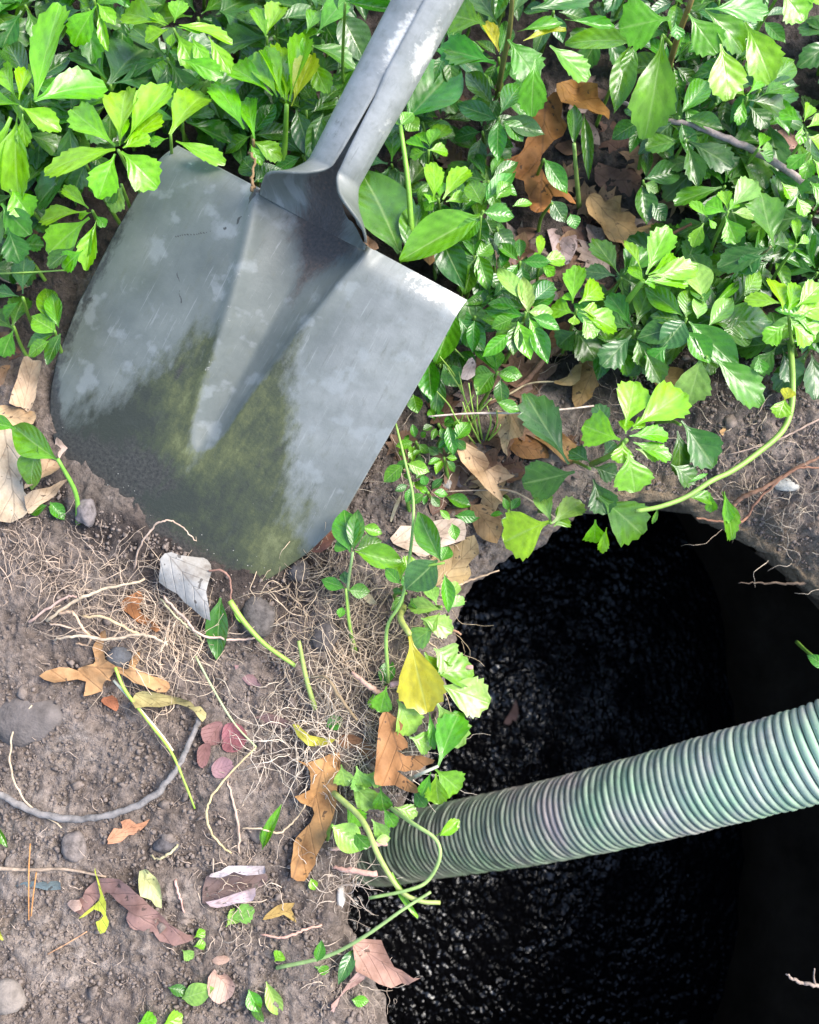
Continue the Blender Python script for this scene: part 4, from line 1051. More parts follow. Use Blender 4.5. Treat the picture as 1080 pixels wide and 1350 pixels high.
for i, (lab, pts, r) in enumerate([
        ('straight pale root at the upper left of the root tangle', [(38, 820, .006), (85, 788, .01), (102, 787, .010)], [.0010, .0006]),
        ('thick pale root sweeping up across the root tangle', [(62, 818, .006), (100, 792, .012), (140, 776, .014), (192, 765, .012)], [.0013, .0011, .0008]),
        ('hooked pale root left of the root tangle', [(78, 810, .008), (95, 807, .014), (105, 822, .014), (118, 840, .010), (115, 850, .006), (100, 848, .004)], [.0011, .0009, .0006]),
        ('thin pale root running parallel under the hooked root', [(65, 822, .006), (90, 827, .008), (120, 838, .008), (150, 845, .006)], [.0007, .0005]),
        ('long pale root above the light orange oak leaf', [(72, 843, .010), (100, 838, .014), (140, 843, .016), (180, 837, .016), (200, 839, .014), (222, 850, .010)], [.0008, .0011, .0011, .0007]),
        ('pale root in the middle of the root tangle', [(108, 812, .010), (140, 815, .015), (170, 830, .016), (190, 839, .012)], [.0009, .0010, .0007]),
        ('long straight root from the root tangle to the green stem', [(215, 785, .014), (240, 812, .016), (265, 836, .014), (310, 843, .010), (340, 841, .008)], [.0008, .0009, .0007]),
        ('second straight root from the tangle ending in soil', [(212, 790, .012), (235, 815, .016), (255, 832, .012), (268, 846, .006)], [.0007, .0006]),
        ('thin root looping in front of the shovel blade', [(177, 752, .006), (184, 722, .020), (205, 693, .034), (222, 686, .040), (242, 696, .032), (259, 714, .022)], [.0007, .0006, .0004]),
        ('brown root bending round the pale grey curled leaf', [(276, 752, .016), (298, 755, .016), (305, 775, .012), (304, 795, .010), (306, 820, .006)], [.0008, .0007, .0005]),
        ('pale crooked root end crossing the yellow leaf over the hole', [(515, 902, .03), (545, 897, .034), (585, 887, .036), (623, 879, .038)], [.0019, .0017, .0015]),
        ('brown root on the crusty bank reaching down into the hole', [(1085, 600, .012), (1045, 620, .014), (1010, 642, .016), (980, 655, .018), (965, 668, .016), (961, 676, .012)], [.0010, .0016, .0018, .0021]),
        ('forked thin root below the brown root over the hole', [(1085, 617, .012), (1050, 618, .014), (1020, 640, .016), (995, 665, .02), (985, 682, .02), (970, 690, .022), (945, 687, .02), (917, 683, .018)], [.0008, .0009, .0010, .0008]),
        ('thin straight root on the bank leading to the vine stem', [(1085, 550, .008), (1050, 568, .010), (1020, 582, .010), (960, 600, .008)], [.0008, .0007, .0005]),
        ('bent thin root at the left edge below the grey stone', [(42, 930, .004), (18, 965, .008), (14, 1010, .008), (32, 1055, .006), (82, 1092, .004)], [.0006, .0007, .0007, .0005]),
        ('long fine root hanging straight down left of the orange oak leaf', [(300, 1030, .003), (308, 1060, .006), (315, 1095, .006), (314, 1126, .003)], [.0006, .0009, .0007]),
        ('wide looping root beside the long orange oak leaf', [(338, 985, .010), (290, 1035, .008), (273, 1065, .008), (280, 1100, .006), (306, 1126, .004)], [.0006, .0008, .0006]),
        ('thin root curling past the small green curl', [(318, 1092, .006), (345, 1093, .012), (368, 1098, .012), (385, 1085, .010), (403, 1062, .012)], [.0005, .0007, .0006]),
        ('pale straight root in the soil near the small hanging leaf', [(345, 1232, .004), (375, 1236, .006), (400, 1226, .006), (424, 1220, .004)], [.0006, .0009, .0007]),
        ('small crooked root below the salmon maple leaf', [(198, 1128, .003), (210, 1132, .006), (225, 1124, .007), (235, 1113, .004)], [.0005, .0009, .0008]),
        ('short upright root right of the pale yellow leaf', [(231, 1160, .003), (236, 1180, .006), (244, 1204, .003)], [.0010, .0008, .0005]),
        ('brown root arched over the soil near the green stem', [(410, 893, .008), (430, 893, .018), (445, 915, .020), (460, 935, .018), (470, 950, .012)], [.0010, .0013, .0010]),
        ('pale peeling root pointing at the hole', [(465, 885, .012), (480, 900, .018), (495, 910, .018), (510, 915, .012)], [.0010, .0020, .0014]),
        ('pale root beside the hose mouth under the pale leaves', [(436, 1120, .010), (460, 1118, .012), (490, 1113, .016), (510, 1112, .016)], [.0012, .0020, .0016]),
        ('tan root stub under the long green stem by the hole', [(440, 1144, .008), (465, 1148, .010), (497, 1152, .012)], [.0010, .0021, .0018]),
        ('fine crooked root hanging over the hole under the pale leaf', [(560, 778, .008), (600, 773, .016), (620, 765, .018), (658, 752, .020)], [.0006, .0009, .0005]),
        ('short brown root poking over the hole', [(570, 820, .010), (590, 826, .016), (608, 837, .018)], [.0007, .0009, .0008])]):
    strand('root', lab, 'root', pts, r, tuple(c * random.uniform(.85, 1.1) for c in (ROOTC if 'brown' not in lab else (0.27, 0.155, 0.10))), M_ROOT, 6, 'loose roots on the dug soil', True, 7, 0.0003)
strand('root', 'dark hairy root hanging inside the hole at the right edge', 'root', [(1120, 760, -.06), (1075, 766, -.06), (1040, 770, -.06), (1005, 768, -.06), (975, 769, -.06)], [.0018, .0014, .0008, .0003], (0.12, 0.085, 0.06), M_ROOT, 6, None, False, 7, 0.0006)
strand('root', 'forked pale root poking into the hole at the lower right', 'root', [(1120, 1302, -.05), (1090, 1302, -.05), (1060, 1296, -.05), (1045, 1290, -.05), (1036, 1284, -.05)], [.0016, .0015, .0013, .0006], (0.34, 0.26, 0.21), M_ROOT, 6, None, False, 7, 0.0004)
strand('root', 'little upright root beside the forked pale root in the hole', 'root', [(1075, 1299, -.05), (1073, 1288, -.045), (1074, 1277, -.04)], [.0008, .0005], (0.34, 0.26, 0.21), M_ROOT, 6, None, False)

def rootlets(name, cx, cy, sx, sy, n, ln, seed, color, r=(.00014, .00042), zmax=.014, curl=.34, flow=None, tint=0):
    if tint == 0:
        rootlets(name, cx, cy, sx, sy, int(n * .55), ln * .8, seed + 50, tuple(c * .7 for c in color), (r[0] * .8, r[1] * .8), zmax * .7, curl * 1.2, flow, 1)
    color = tuple(min(c * q_, .78) for c, q_ in zip(color, (1.25, 1.32, 1.42)))
    rg = random.Random(seed); Vs, Fs, n0 = [], [], 0
    for _ in range(n):
        px, py = rg.gauss(cx, sx), rg.gauss(cy, sy)
        a = rg.uniform(0, 6.28) if flow is None else flow + rg.gauss(0, .7)
        k = rg.randint(7, 14); step = ln / k * rg.uniform(.5, 1.4)
        z0 = rg.uniform(0.000, zmax); pts = []
        for i in range(k):
            p = G(px, py, max(.0005, z0 * math.sin(math.pi * (i + .5) / k)))
            pts.append(p); a += rg.gauss(0, curl)
            px += step * math.cos(a); py += step * math.sin(a)
            z0 += rg.gauss(0, .002)
        if any(in_blade(*q, -20) for q in ((px, py), (cx, cy))): pass
        V, F = tube_geo(pts, np.linspace(rg.uniform(*r), r[0] * .7, k), 4, False, n0)
        Vs += V; Fs += F; n0 += len(V)
    o = mesh_obj(name, np.array(Vs), Fs, M_ROOT)
    o.color = (*color, 1); o['kind'] = 'stuff'
for a in (('rootlets', 215, 835, 32, 34, 150, 75, 1, ROOTC), ('rootlets', 130, 790, 42, 26, 70, 70, 2, (0.40, 0.29, 0.2)), ('rootlets', 45, 730, 40, 22, 60, 60, 3, (0.38, 0.27, 0.19)),
          ('rootlets', 430, 780, 34, 42, 130, 60, 4, (0.42, 0.30, 0.19)), ('rootlets', 465, 880, 34, 46, 170, 75, 5, (0.45, 0.33, 0.22)), ('rootlets', 425, 985, 48, 26, 130, 80, 6, (0.52, 0.41, 0.30)),
          ('rootlets', 395, 900, 34, 40, 60, 60, 7, (0.44, 0.34, 0.24)), ('rootlets', 545, 620, 26, 24, 35, 45, 8, (0.45, 0.34, 0.24)), ('rootlets', 440, 1155, 22, 20, 50, 50, 9, (0.50, 0.38, 0.28)),
          ('rootlets', 990, 610, 55, 36, 60, 50, 10, (0.42, 0.31, 0.21)), ('rootlets', 330, 1180, 40, 40, 40, 45, 11, (0.42, 0.31, 0.22)), ('rootlets', 460, 1290, 24, 28, 30, 45, 12, (0.42, 0.31, 0.22)),
          ('rootlets', 200, 1150, 130, 120, 120, 30, 13, (0.36, 0.26, 0.19), (.0002, .0004), .004), ('rootlets', 560, 800, 20, 50, 40, 60, 14, (0.46, 0.33, 0.2)), ('rootlets', 1040, 680, 30, 30, 40, 40, 15, (0.36, 0.28, 0.2)),
          ('rootlets', 760, 520, 70, 50, 60, 60, 16, (0.30, 0.21, 0.15))):
    rootlets(*a)

# ------------------------------------------------------------------ stones and clods
def stone(label, px, py, rx, ry, h, color, name='stone', cat='stone', seed=0, sink=.35, mat=None):
    bm = bmesh.new(); bmesh.ops.create_icosphere(bm, subdivisions=3, radius=1.0)
    c = G(px, py)
    for v in bm.verts:
        n = 1 + .35 * vn(v.co.x * 1.6 + seed, v.co.y * 1.6 + v.co.z) + .16 * vn(v.co.x * 4 + seed, v.co.y * 4 + v.co.z * 3, 2)
        v.co = Vector((v.co.x * rx * PX * n, v.co.y * ry * PX * n, v.co.z * h * n))
    me = bpy.data.meshes.new(name); bm.to_mesh(me); bm.free()
    me.polygons.foreach_set('use_smooth', [True] * len(me.polygons)); me.materials.append(mat or M_STONE)
    o = bpy.data.objects.new(name, me); COL.objects.link(o)
    o.location = (float(c[0]), float(c[1]), float(c[2] + h * (1 - 2 * sink)))
    o.color = (*color, 1); tag(o, label, cat)
stone('broad flat grey stone half sunk in the soil at the left edge', 33, 948, 44, 32,   .010, (0.120, 0.100, 0.090), seed=3, sink=.6)
stone('pale beige pebble near the lower left corner', 10, 1312, 22, 20, .008, (0.20, 0.165, 0.14), seed=9)
stone('small light pebble beside the spotted tan oak leaf', 590, 639, 9, 8, .004, (0.34, 0.31, 0.28), seed=12)
stone('dark smooth pebble in the crook of the light orange oak leaf', 158, 866, 16, 14, .007, (0.09, 0.09, 0.095), seed=21)
stone('grey lump of clay soil leaning on the left foot of the shovel blade', 117, 677, 13, 18, .008, (0.17, 0.145, 0.14), 'soil_clod', 'clod', 31, .2, M_CRUMB)
stone('smooth dark clod beside the green stem in the dug soil', 340, 812, 22, 26, .009, (0.10, 0.087, 0.08), 'soil_clod', 'clod', 41, .4, M_CRUMB)
stone('squarish dark clod among rootlets below the blade rim', 395, 752, 15, 16, .008, (0.105, 0.09, 0.082), 'soil_clod', 'clod', 45, .4, M_CRUMB)
stone('dark clod tucked behind the vinca stems near the hole', 430, 838, 18, 22, .009, (0.10, 0.085, 0.078), 'soil_clod', 'clod', 47, .4, M_CRUMB)
stone('wedge shaped clod below the curved grey twig', 98, 1116, 15, 20, .007, (0.17, 0.14, 0.125), 'soil_clod', 'clod', 49, .4, M_CRUMB)
stone('rounded dark clod above the rolled lilac-edged leaf', 220, 1114, 16, 11, .006, (0.10, 0.088, 0.088), 'soil_clod', 'clod', 53, .4, M_CRUMB)
stone('chip of white concrete on the left edge of the hole', 449, 1183, 6, 13, .005, (0.55, 0.52, 0.47), 'concrete_chip', 'stone', 57, .4)
stone('pale crust of old concrete on the bank above the hole', 1040, 638, 22, 10, .004, (0.42, 0.40, 0.35), 'concrete_chip', 'stone', 58, .5)
stone('dark stone in the litter under the four-leaf vinca whorl', 668, 208, 20, 16, .009, (0.085, 0.07, 0.078), seed=61, sink=.2)
# debris caught where blade and socket meet
fallen('dried_leaf', 'dark brown dried leaf scrap wedged at the right of the shovel neck', 'leaf', [(452, 268), (460, 272), (472, 292), (484, 308), (495, 322), (500, 334), (488, 336), (478, 318), (466, 300), (455, 282)], (0.13, 0.075, 0.04), 0, None, (0.006, 0.004), 0.005, 2, None, None, 0, 0.098)
strand('root', 'brown wiry root sticking up from the left notch of the shovel', 'root', [(334, 252, .098), (333, 235, .097), (335, 215, .094), (330, 200, .09)], [.0012, .0009, .0008], (0.22, 0.14, 0.07), M_ROOT, 6, None, False, 6, .0006)

# ------------------------------------------------------------------ plants: each sprig with its stem and its leaves
plant('bright lime pachysandra sprig cut by the left edge of the picture', 26, 140, .088, [
    (46, 132, 74, 2, 54, 'X'), (45, 133, 136, 95, 50, 'L'), (26, 140, 78, 168, 30, 'L'), (25, 132, 35, 87, 20, 'L'), (22, 130, -4, 78, 28, 'X'), (25, 138, -34, 130, 30, 'L'),
    (24, 148, 10, 255, 46, 'X'), (15, 155, -24, 252, 40, 'L'), (30, 150, 32, 192, 20, 'm')])
plant('bright lime pachysandra rosette overlapping the upper left corner of the blade', 156, 198, .112, [
    (152, 192, 86, 137, 38, 'L'), (158, 188, 161, 104, 42, 'X'), (165, 188, 223, 105, 42, 'X'), (170, 188, 212, 144, 28, 'L'), (158, 192, 163, 147, 17, 'L'), (162, 195, 196, 177, 27, 'L'),
    (160, 200, 207, 240, 46, 'L'), (152, 203, 128, 260, 36, 'L'), (152, 199, 112, 205, 20, 'L'), (152, 197, 51, 214, 46, 'L')])
plant('pale lime pachysandra leaves rising just behind the blade corner', 225, 178, .09, [
    (224, 178, 265, 102, 46, 'X'), (232, 186, 298, 213, 27, 'X'), (222, 182, 196, 190, 18, 'm')])
plant('lime pachysandra sprig hanging at the upper left, tips down', 124, 0, .085, [
    (127, 8, 94, 54, 36, 'L'), (131, 8, 138, 62, 14, 'X'), (124, 0, 100, -38, 30, 'L'), (130, 0, 165, -30, 30, 'L'), (128, 4, 150, 28, 20, 'L')])
plant('glossy lime pachysandra rosette with a pale bud, top left of the shaft', 229, 38, .088, [
    (219, 34, 150, 3, 38, 'L'), (222, 39, 190, 52, 28, 'L'), (230, 30, 238, -5, 26, 'L'), (222, 32, 197, 18, 14, 'L'), (234, 36, 264, 42, 20, 'L'), (236, 33, 306, 40, 30, 'X'),
    (228, 42, 225, 60, 14, 'L'), (233, 44, 258, 86, 30, 'L'), (252, 48, 274, 86, 22, 'X'), (275, 48, 302, 92, 24, 'L'), (240, 78, 294, 97, 26, 'L')])
plant('tall lime pachysandra whorl on a thick stem left of the shaft', 378, 138, .085, [
    (378, 132, 373, 36, 40, 'X'), (366, 128, 332, 62, 30, 'X'), (360, 126, 293, 68, 32, 'L'), (378, 138, 372, 94, 26, 'L'), (385, 140, 413, 68, 32, 'Y'), (382, 134, 404, 40, 30, 'L'), (372, 128, 350, 50, 26, 'L')],
    stem=[(373, 224, 0.04), (376, 185, .06), (378, 138, .085)], stem_r=.0020, stem_col=(0.16, 0.34, 0.03))
plant('three lime leaves on a brown stem just above the left shoulder of the blade', 334, 184, .082, [
    (322, 170, 284, 96, 36, 'L'), (336, 184, 320, 114, 26, 'L'), (333, 186, 372, 204, 26, 'L'), (330, 190, 345, 215, 16, 'L')], stem_col=(0.16, 0.11, 0.04), stem_r=.0014)
plant('young lime leaves pointing up at the top edge left of the shaft', 352, 48, .07, [
    (350, 48, 372, 2, 28, 'L'), (352, 50, 336, 8, 22, 'L'), (390, 62, 422, 28, 28, 'L')])
plant('broad mid green leaves touching the left side of the shovel shaft', 412, 60, .078, [
    (410, 60, 470, 74, 36, 'm'), (417, 46, 456, -10, 32, 'm'), (412, 78, 430, 122, 28, 'L'), (400, 50, 385, 92, 30, 'L'), (404, 44, 420, 8, 22, 'm')])
plant('glossy dark periwinkle whorl hugging the left side of the shaft', 404, 146, .066, [
    (391, 144, 410, 210, 28, 'B'), (426, 150, 407, 210, 25, 'D'), (412, 148, 457, 126, 24, 'D'), (416, 140, 396, 106, 20, 'D'), (420, 140, 452, 104, 22, 'D'), (395, 142, 368, 120, 22, 'D')], 'V')
plant('large glossy dark oval leaf beside the upper shaft', 450, 20, .072, [
    (449, 18, 482, 76, 44, 'B'), (372, 25, 428, 9, 28, 'D'), (446, 14, 420, -15, 26, 'D')], 'V')
plant('periwinkle sprig reaching over the shaft at the top edge', 455, 4, .135, [(455, 2, 540, 14, 19, 'M'), (455, 0, 420, -14, 18, 'M'), (458, 0, 470, -40, 18, 'M')], 'V', droop=.05)
plant('dark round leaf pressed behind the left notch of the blade', 340, 238, .062, [(335, 240, 374, 220, 30, 'D'), (370, 240, 414, 230, 20, 'D'), (340, 232, 315, 205, 28, 'D')], 'V')
plant('big blue-green toothed leaf behind the lime rosettes at the upper left', 146, 112, .055, [
    (144, 112, 190, 36, 76, 'B'), (150, 110, 215, 95, 40, 'B'), (140, 105, 105, 60, 44, 'D'), (168, 48, 140, 10, 34, 'B')])
plant('shiny dark blue-green leaf between the two glossy lime rosettes', 198, 80, .05, [(198, 78, 250, 110, 42, 'B'), (200, 75, 228, 130, 30, 'D')])
plant('dark green toothed leaves under the lime rosette beside the blade edge', 112, 214, .06, [
    (112, 213, 30, 262, 54, 'D'), (115, 212, 95, 250, 40, 'D'), (118, 212, 140, 250, 36, 'D'), (108, 208, 60, 180, 36, 'B'), (112, 208, 70, 240, 34, 'D')])
plant('dark lower pachysandra leaves behind the stem left of the shaft', 280, 120, .045, [(282, 90, 264, 172, 54, 'D'), (270, 172, 318, 166, 34, 'D'), (290, 14, 346, 42, 54, 'D'), (285, 20, 330, -10, 44, 'D')])
plant('small glossy lime sprig at the left rim of the blade', 122, 278, .075, [
    (117, 275, 83, 244, 19, 'L'), (114, 279, 47, 285, 30, 'X'), (118, 287, 60, 332, 42, 'L'), (128, 290, 111, 355, 24, 'L'), (120, 280, 102, 286, 12, 'L'), (126, 284, 140, 298, 14, 'm'), (110, 330, 78, 352, 28, 'L'), (98, 326, 62, 350, 28, 'D'), (124, 300, 104, 338, 20, 'm')],
    stem=[(132, 300, 0.0), (128, 290, .05), (122, 278, .075)])
plant('single pale leaf hanging down beside the blade rim under the lime rosette', 160, 243, .066, [(162, 243, 147, 278, 26, 'P'), (158, 244, 140, 266, 18, 'D')])
plant('drooping lime and green leaves at the far left edge below the lime sprig', 14, 250, .07, [(15, 248, 38, 285, 36, 'L'), (2, 268, 33, 308, 38, 'M'), (8, 275, -22, 320, 36, 'D'), (10, 300, 28, 345, 34, 'D')])
plant('upright bright periwinkle leaf with green companions at the lower left blade rim', 72, 436, .045, [
    (76, 430, 53, 368, 27, 'm'), (75, 438, 41, 416, 28, 'm'), (72, 440, 28, 454, 16, 'M'), (64, 450, 34, 466, 24, 'm'), (78, 432, 68, 385, 20, 'M'), (80, 440, 60, 480, 20, 'D')], 'V')
plant('dark toothed leaf at the left edge beside the upright bright leaf', 18, 430, .035, [(16, 432, 30, 383, 28, 'D'), (18, 434, -14, 410, 26, 'D'), (18, 434, 2, 470, 24, 'M')])
plant('two fresh drooping leaves on an arching stem over the cream spotted leaf', 76, 605, .05, [
    (76, 606, 8, 560, 36, 'm'), (50, 588, 30, 647, 33, 'm', -.008), (20, 564, -20, 555, 20, 'm')], 'V', stem=[(103, 690, 0), (100, 650, .03), (76, 605, .05)], stem_col=(0.16, 0.36, 0.04), stem_r=.0016)
plant('two little green leaves at the foot of the arching stem', 66, 668, .014, [(62, 666, 38, 678, 14, 'M'), (66, 662, 86, 684, 16, 'M')], 'V')
# right of the shaft
plant('leggy pachysandra on an upright stem right of the shaft top', 668, 30, .10, [
    (640, 32, 588, 14, 44, 'm'), (655, 30, 628, -12, 36, 'D'), (658, 68, 641, 26, 22, 'Y', -.01), (654, 84, 576, 58, 40, 'M'), (652, 80, 586, 66, 50, 'D'), (670, 52, 710, 103, 48, 'm'), (706, 78, 698, 148, 36, 'm'),
    (682, 42, 744, 25, 16, 'm', .006), (690, 54, 748, 26, 14, 'Y', .006), (676, 20, 690, -20, 26, 'D'), (725, 60, 778, 102, 42, 'm'), (700, 12, 782, -8, 32, 'D'), (745, 26, 812, 34, 15, 'm')],
    stem=[(655, 130, 0.02), (663, 85, .06), (672, 40, .09), (676, -10, .12)], stem_col=(0.15, 0.14, 0.04), stem_r=.0020)
plant('four-leaved glossy periwinkle whorl left of the big rust-brown oak leaf', 658, 155, .062, [
    (651, 138, 611, 90, 25, 'D'), (660, 150, 691, 100, 28, 'M'), (656, 157, 601, 136, 24, 'B'), (662, 157, 719, 177, 24, 'B'), (657, 158, 655, 211, 23, 'M'), (664, 160, 692, 182, 26, 'M')], 'V')
plant('broad smooth leaf folded behind the right side of the shaft', 540, 150, .055, [(536, 158, 606, 84, 70, 'M'), (534, 156, 552, 172, 22, 'm')], 'V')
plant('very large plain broad leaf beside a pale stalk below the shaft', 528, 332, .062, [(527, 334, 480, 205, 82, 'M'), (541, 340, 556, 262, 34, 'M')], 'V', name='broad_leaf_plant')
plant('pale green stalk topped by a small folded leaf right of the shaft', 530, 168, .085, [(528, 166, 545, 146, 18, 'm'), (527, 166, 524, 150, 12, 'm')], 'V', stem=[(543, 312, .05), (538, 240, .075), (528, 166, .085)], stem_col=(0.20, 0.40, 0.05), stem_r=.0018, name='broad_leaf_plant')
plant('large folded leaf showing its yellow green underside above the right shoulder', 634, 285, .085, [(634, 284, 526, 341, 50, 'm'), (634, 288, 604, 317, 26, 'M')], 'V', name='broad_leaf_plant')
plant('young lime rosette of upright leaves right of the shaft', 578, 262, .07, [
    (572, 264, 575, 208, 26, 'X'), (584, 263, 616, 210, 28, 'L'), (580, 262, 582, 236, 16, 'L'), (566, 268, 570, 256, 20, 'L'), (588, 266, 620, 254, 20, 'L'), (575, 262, 560, 275, 18, 'L')])
plant('small bright sprig above the young lime rosette right of the shaft', 565, 198, .06, [
    (565, 198, 592, 195, 20, 'L'), (563, 196, 535, 184, 16, 'L'), (566, 195, 575, 168, 18, 'm'), (562, 200, 540, 205, 16, 'm'), (566, 192, 548, 170, 14, 'L'), (568, 190, 590, 160, 26, 'M')])
plant('dark periwinkle leaves pointing right towards the rust-brown oak leaf', 637, 278, .078, [
    (638, 268, 681, 223, 23, 'M'), (637, 280, 680, 283, 23, 'M'), (636, 270, 617, 232, 26, 'M'), (655, 262, 672, 240, 20, 'm'), (676, 272, 704, 264, 12, 'm')], 'V')
plant('glossy veined oval leaf just above the right shoulder of the blade', 580, 310, .068, [(579, 308, 609, 376, 36, 'D'), (582, 306, 600, 300, 20, 'D')], 'V')
plant('spread mid green periwinkle leaves with a pale midrib stem', 626, 338, .058, [
    (626, 340, 622, 294, 24, 'M'), (624, 338, 590, 304, 26, 'M'), (628, 338, 648, 318, 24, 'M'), (630, 335, 646, 383, 22, 'm'), (624, 345, 612, 388, 26, 'M'), (630, 338, 610, 360, 26, 'D')], 'V')
plant('mid green leaves tucked under the right corner of the blade', 612, 400, .05, [
    (608, 404, 664, 383, 15, 'M'), (615, 395, 630, 445, 34, 'D'), (604, 400, 600, 450, 40, 'M'), (600, 410, 575, 480, 34, 'm'), (605, 420, 640, 462, 30, 'M'), (565, 470, 568, 528, 28, 'M')], 'V')
plant('shiny round blue-green leaves between two periwinkle clumps', 655, 300, .05, [(653, 302, 674, 328, 26, 'B'), (640, 288, 652, 310, 18, 'D'), (660, 322, 670, 336, 20, 'B')], 'V')
plant('dense periwinkle whorl with pale glossy leaves in front of the litter', 693, 412, .072, [
    (689, 396, 658, 347, 25, 'P'), (697, 413, 690, 363, 21, 'P'), (704, 396, 735, 369, 22, 'B'), (692, 416, 636, 408, 19, 'm'), (682, 404, 643, 399, 17, 'D'), (696, 411, 736, 415, 20, 'P'), (683, 424, 699, 474, 23, 'L'), (698, 420, 717, 454, 15, 'L'),
    (680, 428, 676, 468, 20, 'D'), (676, 420, 648, 432, 18, 'M'), (690, 425, 650, 455, 22, 'M'), (700, 425, 722, 480, 22, 'M'), (702, 418, 740, 432, 18, 'M'), (672, 440, 636, 470, 18, 'm')], 'V')
plant('periwinkle sprig with bright tips above the grass tuft', 656, 490, .045, [
    (654, 490, 625, 452, 20, 'M'), (656, 488, 650, 455, 22, 'm'), (658, 490, 690, 496, 18, 'm'), (652, 494, 622, 500, 26, 'm'), (657, 494, 680, 500, 14, 'm'), (660, 500, 662, 535, 18, 'D'), (650, 492, 628, 520, 26, 'M'), (655, 530, 686, 542, 16, 'M')], 'V')
plant('periwinkle leaves under the right rim of the blade', 580, 480, .03, [(572, 476, 560, 528, 28, 'B'), (585, 480, 605, 510, 26, 'M'), (580, 490, 575, 555, 18, 'D'), (590, 470, 618, 480, 22, 'D'), (545, 520, 550, 545, 18, 'm'), (590, 560, 600, 600, 16, 'M'), (600, 580, 620, 555, 18, 'm')], 'V')
plant('lime pachysandra rosette with a cream bud in the middle of the litter', 760, 408, .07, [
    (755, 400, 758, 345, 28, 'L'), (763, 400, 797, 371, 30, 'L'), (757, 413, 725, 403, 28, 'L'), (763, 412, 818, 430, 34, 'L'), (768, 418, 786, 444, 26, 'L'), (756, 398, 745, 385, 16, 'L'), (758, 415, 756, 428, 14, 'L'), (766, 408, 792, 408, 20, 'X')])
plant('dark toothed leaves beneath the lime rosette with the cream bud', 770, 436, .045, [(756, 432, 788, 470, 42, 'D'), (788, 445, 848, 470, 26, 'D'), (760, 436, 735, 455, 30, 'D'), (775, 432, 815, 440, 28, 'M'), (790, 430, 830, 410, 28, 'M'), (800, 450, 850, 440, 26, 'D'), (815, 460, 835, 490, 26, 'M')])
plant('tiny lime pachysandra seedling above the dense periwinkle whorl', 712, 343, .04, [(711, 342, 715, 306, 12, 'L'), (713, 345, 746, 338, 22, 'L'), (713, 348, 732, 362, 14, 'L'), (711, 344, 706, 332, 8, 'L')])
plant('lime pachysandra whorl on a slanting green stem right of the gap', 848, 370, .075, [
    (852, 362, 881, 297, 34, 'X'), (846, 357, 827, 313, 16, 'L'), (855, 362, 902, 338, 26, 'L'), (855, 365, 924, 348, 30, 'L'), (855, 370, 908, 373, 20, 'L'), (850, 373, 831, 348, 15, 'L'), (848, 372, 866, 372, 16, 'L')],
    stem=[(812, 420, .02), (828, 396, .05), (848, 370, .072)], stem_col=(0.18, 0.36, 0.04), stem_r=.0022)
plant('dark narrow-leaved whorl with a withered centre below the slanting stem', 905, 420, .062, [
    (900, 416, 848, 377, 25, 'M'), (905, 418, 908, 380, 28, 'M'), (903, 422, 874, 460, 34, 'B'), (908, 424, 977, 488, 36, 'M'), (920, 420, 925, 386, 20, 'P'), (935, 430, 966, 392, 24, 'P'), (905, 436, 936, 480, 28, 'M'), (898, 422, 858, 415, 22, 'D'), (895, 430, 840, 445, 30, 'D')], 'V')
plant('large pale oval leaf pointing up right of the lime whorl', 926, 392, .06, [(928, 394, 911, 331, 36, 'P'), (930, 400, 918, 370, 24, 'M')], 'V')
plant('broad mid green leaf crowded under the lime clump at the right', 960, 415, .058, [(940, 426, 1028, 420, 42, 'M'), (940, 402, 980, 367, 11, 'm'), (982, 390, 1006, 350, 25, 'm'), (950, 440, 1000, 440, 36, 'D'), (965, 430, 960, 460, 26, 'M')], 'V')
plant('spoon shaped dark leaf with toothed leaves and withered flower stalk', 1016, 325, .068, [(1015, 326, 946, 351, 32, 'D'), (1020, 325, 1002, 252, 48, 'M'), (1022, 322, 1044, 315, 30, 'D'), (985, 345, 1000, 358, 16, 'B'), (1010, 335, 975, 355, 26, 'D')], stem_col=(.2, .2, .08))
plant('small glossy lime pachysandra rosette over the dark gap at the right', 960, 279, .072, [
    (957, 280, 931, 267, 28, 'L'), (959, 275, 954, 250, 17, 'L'), (963, 275, 998, 237, 32, 'P'), (965, 280, 996, 282, 20, 'P'), (957, 285, 971, 321, 28, 'L'), (933, 286, 911, 265, 17, 'L'), (928, 294, 913, 323, 19, 'L'), (934, 288, 944, 300, 12, 'L'), (960, 278, 974, 262, 14, 'L')])
plant('lush lime pachysandra clump at the right edge', 1040, 416, .078, [
    (1032, 412, 1027, 358, 34, 'X'), (1038, 410, 1057, 366, 24, 'L'), (1045, 414, 1094, 400, 38, 'X'), (1035, 428, 1010, 451, 26, 'L'), (1044, 426, 1072, 452, 42, 'X'), (1030, 400, 984, 389, 24, 'L'), (1040, 412, 1046, 392, 16, 'L'), (1048, 420, 1085, 425, 30, 'L'), (1042, 420, 1054, 432, 18, 'L'), (1050, 405, 1085, 375, 30, 'L')],
    stem=[(1050, 470, .0), (1043, 445, .05), (1040, 416, .075)])
plant('two tiny lime shoots above the lush clump near the right edge', 1050, 322, .075, [(1050, 320, 1050, 286, 12, 'L'), (1052, 322, 1068, 312, 12, 'X'), (1049, 324, 1040, 330, 10, 'L'), (1050, 258, 1062, 285, 24, 'L')])
